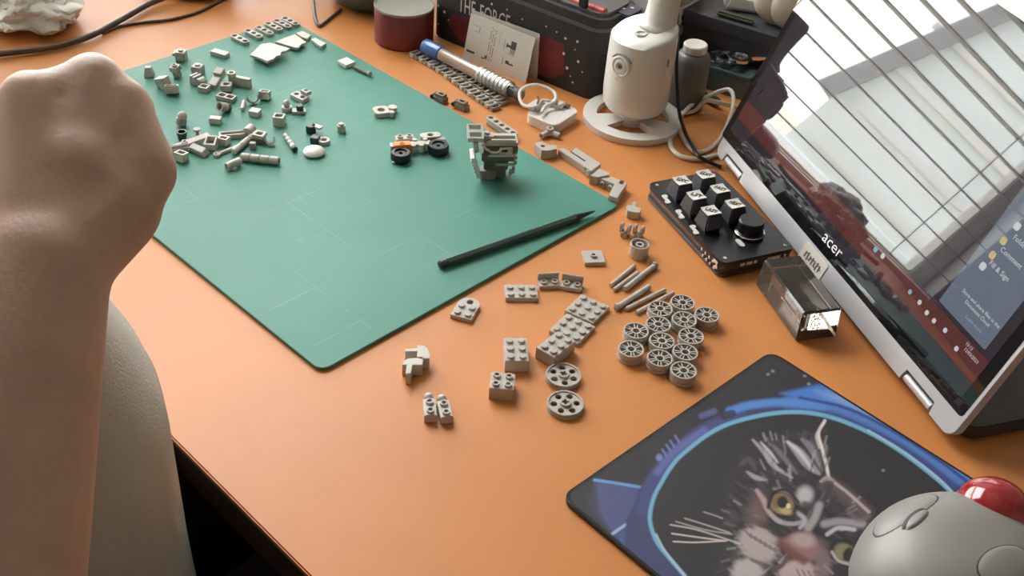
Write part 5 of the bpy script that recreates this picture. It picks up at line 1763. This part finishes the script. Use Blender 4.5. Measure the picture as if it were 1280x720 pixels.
# ================================================================== THE FAR SIDE OF THE TABLE
# red tin
p = at(505, 49)
t = thing('tin', 'round dark red tin with a pale grey-green lid inset in its rim', 'tin', (p.x, p.y, 0.1))
MB().lathe([(28.5, 0), (29.6, 1), (29.6, 34), (29, 35.5)], 48).build('side_wall', M['tin_red'], t)
MB().prism([circ(30, 48), circ(28.2, 48)], 35.5, 38).build('rim', M['tan'], t, bevel=.6)
MB().cyl(28.2, 1.2, 48, z0=35.5).build('lid', M['tin_lid'], t)

# long dark case with a printed front
ca, cb = at(537, 42), at(744, 129)
cd = (cb - ca).normalized()
cn = Vector((-cd.y, cd.x, 0))
if cn.y < 0:
    cn = -cn
CL, CDp, CH = (cb - ca).length, 62.0, 80.0
crz = math.atan2(cd.y, cd.x)
cs = thing('pencil_case', 'long black case with red and starry print and lettering along its front', 'case', (ca.x, ca.y, 0.1), crz)
MB().prism([rrect(CL, CDp, 16, 6, CL / 2, CDp / 2)], 0, CH).build('body', M['fabric'], cs, bevel=7, seg=4)
MB().prism([rrect(CL - 12, CDp - 12, 12, 6, CL / 2, CDp / 2)], CH + 0.02, CH + 3).build('lid_top', M['grey_fabric'], cs, bevel=1.2)
zp = MB().prism([rrect(CL + 1.2, CDp + 1.2, 16.5, 6, CL / 2, CDp / 2), rrect(CL - 3, CDp - 3, 15, 6, CL / 2, CDp / 2)], CH - 12, CH - 8.5).build('zip', M['grey_fabric'], cs)
B(9, 4, 16, CL - 30, 8, CH + 3.1).build('zip_tab', M['black'], cs, bevel=1)


def on_case(u, v):
    """(along, up) on the case's front for a sight line"""
    d = Vector(CR * (u - 640) / FOC - CU * (v - 360) / FOC + CF)
    tt = (ca - Vector(CPOS)).dot(cn) / d.dot(cn)
    q = Vector(CPOS) + d * tt - ca
    return q.dot(cd), q.z


FT = frame_T((0, 0, 0), (1, 0, 0), (0, 0, 1), (0, -1, 0))
red = [on_case(*q) for q in ((560, 30), (566, 18), (600, 26), (640, 40), (690, 48), (705, 56), (706, 92), (690, 104), (640, 90), (572, 70))]
red = [(x, min(max(z, 6), CH - 14)) for x, z in red]
MB().prism([red], 0.02, 0.25, FT).build('red_panel', M['red_print'], cs)
x0, z0 = on_case(573, 13)
x1, z1 = on_case(594, 21)
x2, z2 = on_case(599, 25)
x3, z3 = on_case(637, 39)
zb = (z0 + z1 + z2 + z3) / 4
hz = 16.0
for body, xa, xb in (('THE', x0, x1), ('FORCE', x2, x3)):
    t_ = text_mb(body, hz / 0.70, 0.06)
    wd = max(q[0] for q in t_.v)
    sh_ = FT @ Matrix(((abs(xb - xa) / wd, 0.0, 0, xa), (0, 1, 0, zb), (0, 0, 1, 0.4), (0, 0, 0, 1)))
    MB().add(t_.v, t_.f, sh_).build('lettering', M['pale_print'], cs)
sm = None
for (u, v, r_) in ((707, 48, 1.4), (722, 52, 1.5), (705, 67, 1.4), (723, 77, 1.4), (709, 85, 1.7), (719, 62, 0.8), (713, 95, 0.8), (696, 40, 0.8), (683, 33, 0.9), (653, 24, 0.9), (716, 103, 0.9), (556, 15, 1.5), (548, 7, 1.2), (561, 25, 1.0), (615, 5, 1.2), (548, 30, 1.0), (671, 94, 0.8), (728, 90, 0.8), (700, 108, 0.7), (634, 12, 0.8)):
    x, z = on_case(u, v)
    if 4 < x < CL - 6 and 3 < z < CH - 4:
        MB().prism([circ(r_, 8, x, z)], 0.28, 0.5, FT).build('star', M['pale_print'], cs)

# folded card standing against the case
fa, fb = at(578.5, 72), at(657, 104)
fd = (fb - fa).normalized()
fn = Vector((-fd.y, fd.x, 0))
if fn.y < 0:
    fn = -fn
FW, FH = (fb - fa).length, 45.0
fo = thing('folded_card', 'white folded instruction card with small printed diagrams standing against the black case', 'card', (fa.x, fa.y, 0.1), math.atan2(fd.y, fd.x))
FT1 = frame_T((0, 0, 0), (1, 0, 0), (0, math.sin(R(13)), math.cos(R(13))))
MB().prism([rrect(FW, FH, 0.8, 2, FW / 2, FH / 2)], -0.3, 0, FT1).build('front_page', M['paper'], fo)
FT2 = frame_T((2.0, FH * math.sin(R(13)) + 1.6, 0), (1, 0.035, 0), (0, -0.04, 1))
MB().prism([rrect(FW + 2, FH + 2.5, 0.8, 2, FW / 2, (FH + 2.5) / 2)], -0.3, 0, FT2).build('back_page', M['paper'], fo)
pr, pg = MB(), MB()


def ink(mb, x, y, w_, h_, z=0.0):
    mb.box(w_ * FW, h_ * FH, 0.06, x * FW, y * FH, 0.03, FT1)


for i, x in enumerate((0.36, 0.395, 0.43)):
    for k in range(14):
        if (k * 7 + i * 3) % 5:
            ink(pr, x, 0.82 - 0.05 * k, 0.010, 0.036)
for k in range(5):
    ink(pg, 0.50, 0.84 - 0.055 * k, 0.016, 0.02)
for (x, y, w_, h_) in ((0.72, 0.66, 0.08, 0.17), (0.655, 0.62, 0.06, 0.05), (0.625, 0.62, 0.02, 0.09), (0.67, 0.27, 0.05, 0.07), (0.73, 0.25, 0.07, 0.035), (0.10, 0.19, 0.13, 0.05), (0.30, 0.16, 0.05, 0.03), (0.34, 0.20, 0.03, 0.07), (0.37, 0.86, 0.015, 0.015)):
    ink(pr, x, y, w_, h_)
for (x, y, w_, h_) in ((0.72, 0.52, 0.07, 0.10), (0.585, 0.62, 0.010, 0.22), (0.70, 0.45, 0.12, 0.010), (0.60, 0.27, 0.010, 0.18), (0.13, 0.78, 0.10, 0.012), (0.18, 0.72, 0.012, 0.12), (0.13, 0.66, 0.08, 0.012)):
    ink(pg, x, y, w_, h_)
pr.build('dark_print', M['ink'], fo)
pg.build('grey_print', M['ink_grey'], fo)

# blue and silver tube tool lying in front of the card
sa, sb = at(531, 57, 11), at(652, 122, 9)
SL_ = (sb - sa).length
sv = thing('tube_tool', 'clear tube with a blue end and a ribbed silver grip lying before the card', 'tool', xy(sa, 11), math.atan2(sb.y - sa.y, sb.x - sa.x))
MB().lathe([(6.5, 0), (7.4, 1), (7.4, SL_ * 0.17), (7.0, SL_ * 0.18)], 24, TY_).build('blue_end', M['blue'], sv)
MB().cyl(6.3, SL_ * 0.40, 24, z0=SL_ * 0.182, T=TY_).build('clear_tube', M['amber'], sv)
pf = [(6.8, SL_ * 0.585)]
x = SL_ * 0.59
while x < SL_ * 0.86:
    pf += [(8.0, x), (8.0, x + 3.2), (7.2, x + 3.6), (7.2, x + 4.6)]
    x += 5
pf += [(6.4, x)]
MB().lathe(pf, 24, TY_).build('ribbed_grip', M['steel'], sv)
MB().cyl(5.6, SL_ * 0.97 - x, 20, z0=x + 0.05, T=TY_).build('dark_neck', M['dark'], sv)
MB().cyl(6.4, 6, 20, z0=SL_ - 6, T=TY_, r2=5.4).build('end_cap', M['bottle'], sv, bevel=.8)
B(13, 2, 1.2, SL_ * 0.88, -2.2, 5.6).build('switch', M['white'], sv, bevel=.3)

# chain of track links in front of the tool
ta_, tb_ = at(519, 70, 0), at(621, 136, 0)
td_ = (tb_ - ta_)
tr = thing('track_chain', 'bendy chain of grey and dark track links lying before the tube tool', 'chain', xy(ta_, 0.1), math.atan2(td_.y, td_.x))
LK = MB()
LK.prism([[(-3.6, -7), (-1.2, -7), (-1.2, 7), (-3.6, 7)]], 2, 5)
LK.prism([rect(6.5, 3, 0, -5.6), ], 0.2, 4)
LK.prism([rect(6.5, 3, 0, 5.6)], 0.2, 4)
LK.cyl(1.7, 12, 10, T=Matrix.Translation((2.6, -6, 2.2)) @ Matrix.Rotation(R(-90), 4, 'X'))
LK.v = [(x * 0.78, y * 0.8, z * 0.9) for x, y, z in LK.v]
lk_a, lk_b = LK.mesh('link', M['brick2'], bevel=.25), LK.mesh('link', M['tan'], bevel=.25)
nl = int(td_.length / 6.6)
for i in range(nl + 1):
    k = i / nl
    put('link', lk_a if i % 2 == 0 else lk_b, tr, (k * td_.length, 2.2 * math.sin(5 * k), 0.1), 0.12 * math.cos(5 * k))
for i in range(nl - 2):
    k = (i + 2) / nl
    put('link', lk_b if i % 2 == 0 else lk_a, tr, (k * td_.length + 3, 11.6 + 1.5 * math.sin(4 * k), 0.1), 0.1)

# white charger with a cable looped over it
P4 = [at(656, 142, 9), at(694, 158, 9), at(725.5, 138, 9), at(687, 125, 9)]
c = sum(P4, Vector()) / 4
lx_ = (P4[2] - P4[1]).length
wv = P4[2] - P4[1]
ch = thing('charger', 'flat white charger with a thin cable looped on top, beside the slotted foot', 'charger', xy(c, 0.1), math.atan2(wv.y, wv.x))
ly_ = abs((P4[0] - P4[1]).dot(Vector((-wv.y, wv.x, 0)).normalized()))
MB().prism([rrect(lx_, ly_, 7, 5)], 0, 9.5).build('body', M['white'], ch, bevel=2.5, seg=3)
B(9, 13, 5, lx_ * 0.28, 3, 9.6).build('plug', M['offwhite'], ch, bevel=1)
B(5.5, 9, 2.2, lx_ * 0.40, -2, 9.6).build('plug_port', M['bottle'], ch, bevel=.3)
lp = [(lx_ * 0.2, 8, 14), (lx_ * 0.05, 14, 15), (-lx_ * 0.3, 12, 15), (-lx_ * 0.36, 24, 14), (-lx_ * 0.1, 34, 20), (lx_ * 0.3, 28, 22), (lx_ * 0.42, 12, 19), (lx_ * 0.2, 4, 16), (-lx_ * 0.1, 6, 14.5), (-lx_ * 0.38, 2, 14)]
MB().tube(smooth_path(lp, 8), 1.5, 8).build('cable', M['white'], ch)
MB().tube(smooth_path([(-lx_ * 0.35, 10, 14), (-lx_ * 0.1, 14, 17), (lx_ * 0.1, 20, 16)], 6), 0.9, 6).build('dark_cord', M['cable_brown'], ch)
B(16, 12, 4, -lx_ * 0.10, 16, 9.6).build('folded_strip', M['offwhite'], ch, bevel=1.2)

# white cylindrical device on a slotted round foot
p = at(790, 151)
lm = thing('camera_lamp', 'white rounded cylinder device with a small lens, on a slotted round foot', 'device', xy(p, 0.1))
to_cam = math.atan2(-p.y, -p.x)
slots = []
for k in range(3):
    a0 = to_cam + R(120 * k)
    pts = [(33 * math.cos(a0 + R(d)), 33 * math.sin(a0 + R(d))) for d in range(-40, 41, 8)] + [(14 * math.cos(a0 + R(d)), 14 * math.sin(a0 + R(d))) for d in range(32, -33, -8)]
    slots.append(pts)
MB().prism([circ(45.5, 64)] + slots, 0, 6).build('slotted_foot', M['white'], lm, bevel=1.2)
MB().lathe([(12, 6.05), (11, 8), (11, 12), (15, 15)], 40).build('pedestal', M['white'], lm)
# body with a sloping top rising to the neck at the back
n_ = 48
v, f = [], []
prof_ = [(20, 14.0), (26, 16), (29.2, 21), (30.2, 32), (30.0, 60), (29.4, 84)]
for r_, z in prof_:
    v += [(x, y, z) for x, y in circ(r_, n_)]
nd = (math.cos(to_cam + R(128)), math.sin(to_cam + R(128)))      # side where the neck rises
for (r_, zadd) in ((28.7, 4.0), (26.7, 6.0), (21, 7.2), (12, 8.0), (3, 8.2)):
    for x, y in circ(r_, n_):
        s_ = (x * nd[0] + y * nd[1]) / 32
        v.append((x, y, 84 + zadd + 7 * s_))
m_ = len(prof_) + 5
for j in range(m_ - 1):
    for i in range(n_):
        i2 = (i + 1) % n_
        f.append((j * n_ + i, j * n_ + i2, (j + 1) * n_ + i2, (j + 1) * n_ + i))
f += [list(range(n_))[::-1], [(m_ - 1) * n_ + i for i in range(n_)]]
MB().add(v, f).build('body', M['white'], lm, smooth=50)
nk = [(nd[0] * k, nd[1] * k, z) for k, z in ((12, 88), (14, 94), (15.5, 103), (16.5, 116), (17, 130), (17, 140))]
MB().tube(smooth_path(nk, 4), [18.5, 18.0, 17.3, 16.6, 15.9, 15.3, 14.8, 14.5, 14.2, 14.0, 13.9, 13.8, 13.8, 13.8, 13.8, 13.8, 13.8, 13.8, 13.6, 13, 11.5], 28).build('neck', M['white'], lm, smooth=60)
# lens ring on the side facing the mat
la = to_cam - R(33)
LTm = frame_T((29.9 * math.cos(la), 29.9 * math.sin(la), 65), (-math.sin(la), math.cos(la), 0), (0, 0, 1))
ln = MB().lathe([(9.5, -2), (9.5, 0.9), (8.3, 1.5), (7.6, 0.9), (7.2, 0.6), (6.6, 0.6), (6.2, 1.6), (4.2, 2.0), (4.0, 1.2), (0.01, 1.2)], 32, LTm).build('lens_ring', M['white'], lm)
MB().cyl(2.4, 0.5, 20, z0=1.25, T=LTm).build('lens', M['bottle'], ln)
MB().cyl(0.9, 0.2, 12, z0=1.8, T=LTm).build('pupil', M['black'], ln)
MB().prism([[(11.5 * math.cos(R(a)), 11.5 * math.sin(R(a))) for a in range(30, 151, 12)] + [(10.4 * math.cos(R(a)), 10.4 * math.sin(R(a))) for a in range(150, 29, -12)]], -2.5, 0.6, LTm).build('brow_groove', M['ink_grey'], lm)
MB().prism([rrect(9, 3.6, 1.5, 3, 0, -13)], -1.5, 0.5, LTm).build('lower_recess', M['offwhite'], lm)
sa_ = to_cam + R(52)
MB().prism([rrect(1.6, 7, 0.7, 3)], -0.6, 0.5, frame_T((29.8 * math.cos(sa_), 29.8 * math.sin(sa_), 70), (-math.sin(sa_), math.cos(sa_), 0), (0, 0, 1))).build('side_slot', M['bottle'], lm)
bt = MB()
hexp = [(6.2 * math.cos(R(60 * k)), 4.6 * math.sin(R(60 * k))) for k in range(6)]
bz = 84 + 8.0 + 7 * (-0.30)
bt.prism([hexp, [(x * 0.72, y * 0.66) for x, y in hexp]], -0.5, 1.4, Matrix.Translation((11 * math.cos(to_cam - R(15)), 11 * math.sin(to_cam - R(15)), bz + 0.2)) @ Matrix.Rotation(to_cam + R(90), 4, 'Z') @ Matrix.Rotation(R(4), 4, 'X'))
bt.build('hexagon_button', M['white'], lm, bevel=.3)


def cable(name, label, pts, r_, m, cat='cable', k=8):
    P = [at(u, v, z) for u, v, z in pts]
    o = MB().tube(smooth_path([tuple(q) for q in P], k), r_, 9).build(name, M[m], None, (0, 0, 0), smooth=60)
    return tag(o, label, cat)


cable('power_cable', 'thin black cable hanging beside the white cylinder device and running to the laptop', [(849, -14, 96), (847, 20, 84), (846, 60, 66), (846, 100, 44), (849, 140, 18), (857, 166, 8), (866, 183, 8), (874, 196, 8), (890, 204, 3), (902, 209, 2)], 1.7, 'black')
cable('usb_cable', 'white cable making a high loop behind the upper corner of the laptop', [(842, 158, 2.3), (850, 146, 6), (868, 128, 12), (885, 120, 15), (903, 113, 18), (913, 113, 20), (917, 125, 16), (912, 148, 8), (901, 172, 2.6), (886, 187, 2.3), (868, 189, 2.3), (855, 175, 2.3), (848, 160, 2.3)], 2.0, 'offwhite')
cable('charging_cable', 'white cable lying in a low bend between the slotted foot and the laptop corner', [(845, 166, 2.3), (838, 174, 2.3), (840, 186, 2.3), (852, 196, 2.3), (872, 199, 2.3), (888, 196, 2.3), (905, 192, 2.3)], 2.2, 'offwhite')
cable('adapter_cable', 'beige cable lying crosswise under the white loop', [(850, 142, 3), (868, 138, 5), (882, 126, 16), (898, 128, 14), (920, 134, 8), (940, 142, 3)], 2.2, 'offwhite')

# --- things stacked behind the case
q = Vector(ca) + cd * (CL * 0.62) + cn * (CDp + 60)
pb_ = thing('paper_stack', 'thick pile of cream papers behind the black case', 'papers', (q.x, q.y, 0.1), crz)
for k in range(8):
    B(170 - 2 * (k % 3), 92, 9.6, (k % 2) * 3, (k % 3) * 1.5, k * 9.7).build('paper_bundle', M['paper'] if k % 3 else M['cardboard'], pb_, bevel=.4)
ztop = 8 * 9.7 + 0.2
pa, pb = at(690, -8, ztop + 4), at(757, 17, ztop + 4)
L = (pb - pa).length
o = thing('red_pen', 'red pen lying on the papers behind the black case', 'pen', xy(pa, ztop + 4.2), math.atan2(pb.y - pa.y, pb.x - pa.x))
MB().cyl(4, L - 12, 16, T=TY_).build('barrel', M['red'], o)
MB().cyl(4.4, 12, 16, z0=L - 12, T=TY_).build('cap', M['red'], o, bevel=1)
q = at(776, 11, ztop + 1)
o = MB().prism([rrect(34, 24, 3, 3)], 0, 3).build('dark_card', mat('navy_card', (0.03, 0.03, 0.06), 0.4), None, (q.x, q.y, ztop + 0.2), crz)
for x, y in ((-6, 3), (4, -2), (9, 5)):
    MB().cyl(1.8, 0.3, 10, x, y, 3.02).build('pale_dot', M['pale_print'], o)
tag(o, 'small navy card with pale dots on the papers beside the red pen', 'card')

# black rounded speaker and its dark wire, beyond the tin
q = at(470, -2)
sp_ = thing('rounded_speaker', 'black rounded speaker at the table back, beside the red tin', 'speaker', xy(q, 0.1))
MB().lathe([(34, 0), (46, 4), (54, 16), (56, 32), (52, 52), (42, 66), (26, 74), (0.01, 77)], 40).build('shell', M['teal'], sp_, smooth=60)
MB().lathe([(56.4, 27), (57.2, 29), (57.2, 33), (56.4, 35)], 40, closed=True).build('trim_ring', M['black'], sp_)
cable('dark_wire', 'stiff dark brown wire bent in a loop on the table beyond the mat corner', [(391, -8, 1.8), (392, 8, 1.8), (394.5, 24, 1.8), (399, 32, 1.8), (406, 28, 1.8), (416, 20, 1.8), (426, 12, 1.8)], 1.7, 'cable_brown')

# headphones at the far end, their cord running towards the window
q = at(232, -24)
hp = thing('headphones', 'black headphones with a trailing dark cord at the table back beyond the mat', 'headphones', xy(q, 0.1))
MB().lathe([(44, 0), (54, 4), (56, 12), (52, 22), (40, 28), (0.01, 30)], 40, Matrix.Diagonal((1.15, 0.8, 1, 1))).build('ear_cup', M['teal'], hp, smooth=60)
MB().lathe([(44, 0), (54, 4), (56, 12), (52, 22), (40, 28), (0.01, 30)], 40, Matrix.Translation((-20, 150, 0)) @ Matrix.Diagonal((1.0, 0.8, 1, 1))).build('ear_cup', M['teal'], hp, smooth=60)
MB().tube(smooth_path([(52, 8, 20), (80, 60, 40), (80, 130, 44), (60, 170, 40), (20, 150, 26)], 6), 9, 12).build('headband', M['black'], hp, smooth=60)
pc2 = [at(*a) for a in ((205, -3, 8), (188, 4, 5), (170, 14, 4.2), (140, 31, 4.2), (110, 46, 4.2), (70, 58, 4.2), (30, 64, 4.2), (-30, 70, 4.2))]
MB().tube(smooth_path([tuple(a - q) for a in pc2], 6), 3.0, 10).build('cord', M['cable_brown'], hp, smooth=60)
cable('thin_wire', 'thin dark wire branching under the headphone cord', [(128, 42, 1.6), (150, 33, 1.6), (180, 28, 1.6), (215, 24, 1.6), (250, 14, 1.6), (285, -4, 1.6)], 1.5, 'cable_brown')

# crumpled white film at the corner of the picture
q = at(30, 6, 14)
cg = bpy.data.meshes.new('crumpled_film')
bm = bmesh.new()
bmesh.ops.create_icosphere(bm, subdivisions=5, radius=1)
from mathutils import noise as mn
for vt in bm.verts:
    d = vt.co.normalized()
    r_ = 1 + 0.30 * mn.noise(d * 2.3) + 0.20 * abs(mn.noise(d * 4.0)) + 0.04 * mn.noise(d * 9)
    vt.co = Vector((d.x * 0.058 * r_, d.y * 0.042 * r_, max(d.z * 0.026 * r_, -0.016)))
bm.to_mesh(cg)
bm.free()
cg.shade_smooth()
cg.set_sharp_from_angle(angle=R(28))
cg.materials.append(M['bag'])
tag(put('crumpled_film', cg, None, (q.x, q.y, 16.5), crz), 'crumpled white plastic film at the far table end by the headphone cord', 'plastic film')

# --- clutter behind the laptop's corner
q = at(856, 134)
bt_ = thing('grey_bottle', 'dull grey capped bottle standing behind the white cylinder device', 'bottle', xy(q, 0.1))
MB().lathe([(15, 0), (16, 2), (16, 50), (14, 55), (11, 57)], 32).build('body', M['bottle'], bt_, smooth=50)
MB().lathe([(10, 57.1), (11, 58), (11, 64), (10, 65), (0.01, 65)], 28).build('cap', M['offwhite'], bt_)
q = at(935, 118)
bx = thing('dark_box', 'wide dark plastic box standing behind the upper laptop corner', 'box', (q.x - 5, q.y + 62, 0.1), crz + R(6))
MB().prism([rrect(172, 84, 5, 4, -11)], 0, 44).build('body', M['dark'], bx, bevel=2)
MB().prism([rrect(175, 87, 5, 4, -11)], 44.1, 56).build('lid', mat('charcoal_lid', (0.045, 0.045, 0.05), 0.5), bx, bevel=2)
B(34, 2, 2.4, 30, -44.6, 48).build('bright_latch', M['chrome'], bx, bevel=.5)
q = at(884, 112)
tt_ = thing('tool_tray', 'low dark teal tray holding chrome spanners beside the grey bottle', 'tray', (q.x + 4, q.y + 22, 0.1), crz + R(6))
MB().prism([rrect(62, 40, 5, 4)], 0, 20).build('tray_body', M['teal'], tt_, bevel=2)
MB().prism([rrect(62, 40, 5, 4), rrect(56, 34, 4, 4)], 20.05, 24).build('tray_rim', M['teal'], tt_, bevel=.5)
tp = Vector((q.x + 4, q.y + 22, 0))
for i, l_ in enumerate(('outermost', 'middle', 'innermost')):
    o = thing('ring_spanner', 'chrome ring-ended spanner on the low teal tray, %s of three' % l_, 'spanner', (tp.x - 12 + 11 * i, tp.y - 2 + 2 * i, 24.3 + 3.3 * i), crz + R(35 + 6 * i))
    MB().prism([circ(14 - i, 28), circ(9.5 - i, 24)], 0, 3).build('ring', M['chrome'], o, bevel=.6)
    B(30, 7, 3, 27 - i, 0, 0).build('shaft', M['chrome'], o, bevel=.8)
q = at(872, 116)
o = thing('pliers', 'dark teal handled pliers lying in front of the low tray', 'pliers', (q.x + 6, q.y - 8, 0.1), crz + R(-8))
for s_ in (-1, 1):
    MB().tube(smooth_path([(-26, s_ * 8, 6), (-12, s_ * 7, 6), (2, s_ * 3, 6), (8, 0, 6)], 5), [4, 4.5, 4.5, 4.5, 4, 4, 4, 4, 4, 4, 4, 4, 3.8, 3.6, 3.4, 3.2], 10).build('handle', M['teal'], o, smooth=60)
B(18, 8, 6, 18, 0, 3, taper=0.7).build('jaws', M['chrome'], o, bevel=.8)
bt0 = Vector(bx.location) * 1000
bxd = Vector((math.cos(crz + R(6)), math.sin(crz + R(6)), 0))
bxn = Vector((-bxd.y, bxd.x, 0))


def on_box(a, b):
    q = bt0 + bxd * a + bxn * b
    return (q.x, q.y, 56.6)


o = B(40, 6, 5).build('green_strip', M['green'], None, on_box(-46, -34), crz + R(8), bevel=2)
tag(o, 'olive green plastic strip along the edge of the dark box', 'strip')
o = thing('cream_ornament', 'cream ornament of overlapping rounded petals on the dark box', 'ornament', on_box(6, -18), crz + R(10))
for (x, y, z, rx, ry, rz_, yaw) in ((-20, 0, 20, 22, 9, 20, 10), (0, -6, 22, 24, 8, 22, -12), (30, 2, 18, 22, 7, 10, 24), (10, 10, 30, 24, 8, 16, 8), (-26, 12, 30, 18, 8, 14, 30)):
    T = Matrix.Translation((x, y, z + 0.5)) @ Matrix.Rotation(R(yaw), 4, 'Y')
    MB().sphere(1, (0, 0, 0), 24, 12, T, (rx, ry, rz_)).build('petal', M['cream'], o, smooth=80)
o = thing('clear_pack', 'clear film packet lying on the dark box beside the cream ornament', 'packet', on_box(-50, 6), crz + R(28))
B(50, 40, 16, taper=0.8).build('film', M['clear_sheet'], o, bevel=4)
B(6, 44, 1.2, 28.2, 0, 4).build('seal', M['clear_sheet'], o, bevel=.4)
q = on_box(-10, 92)
o = thing('red_box', 'dull red box at the back beyond the cream ornament', 'box', (q[0], q[1], 0.1), crz + R(6))
MB().prism([rrect(210, 50, 3, 3)], 0, 118).build('body', M['tin_red'], o, bevel=2)
B(211, 16, 0.6, 0, 0, 118.05).build('tape', M['cardboard'], o)
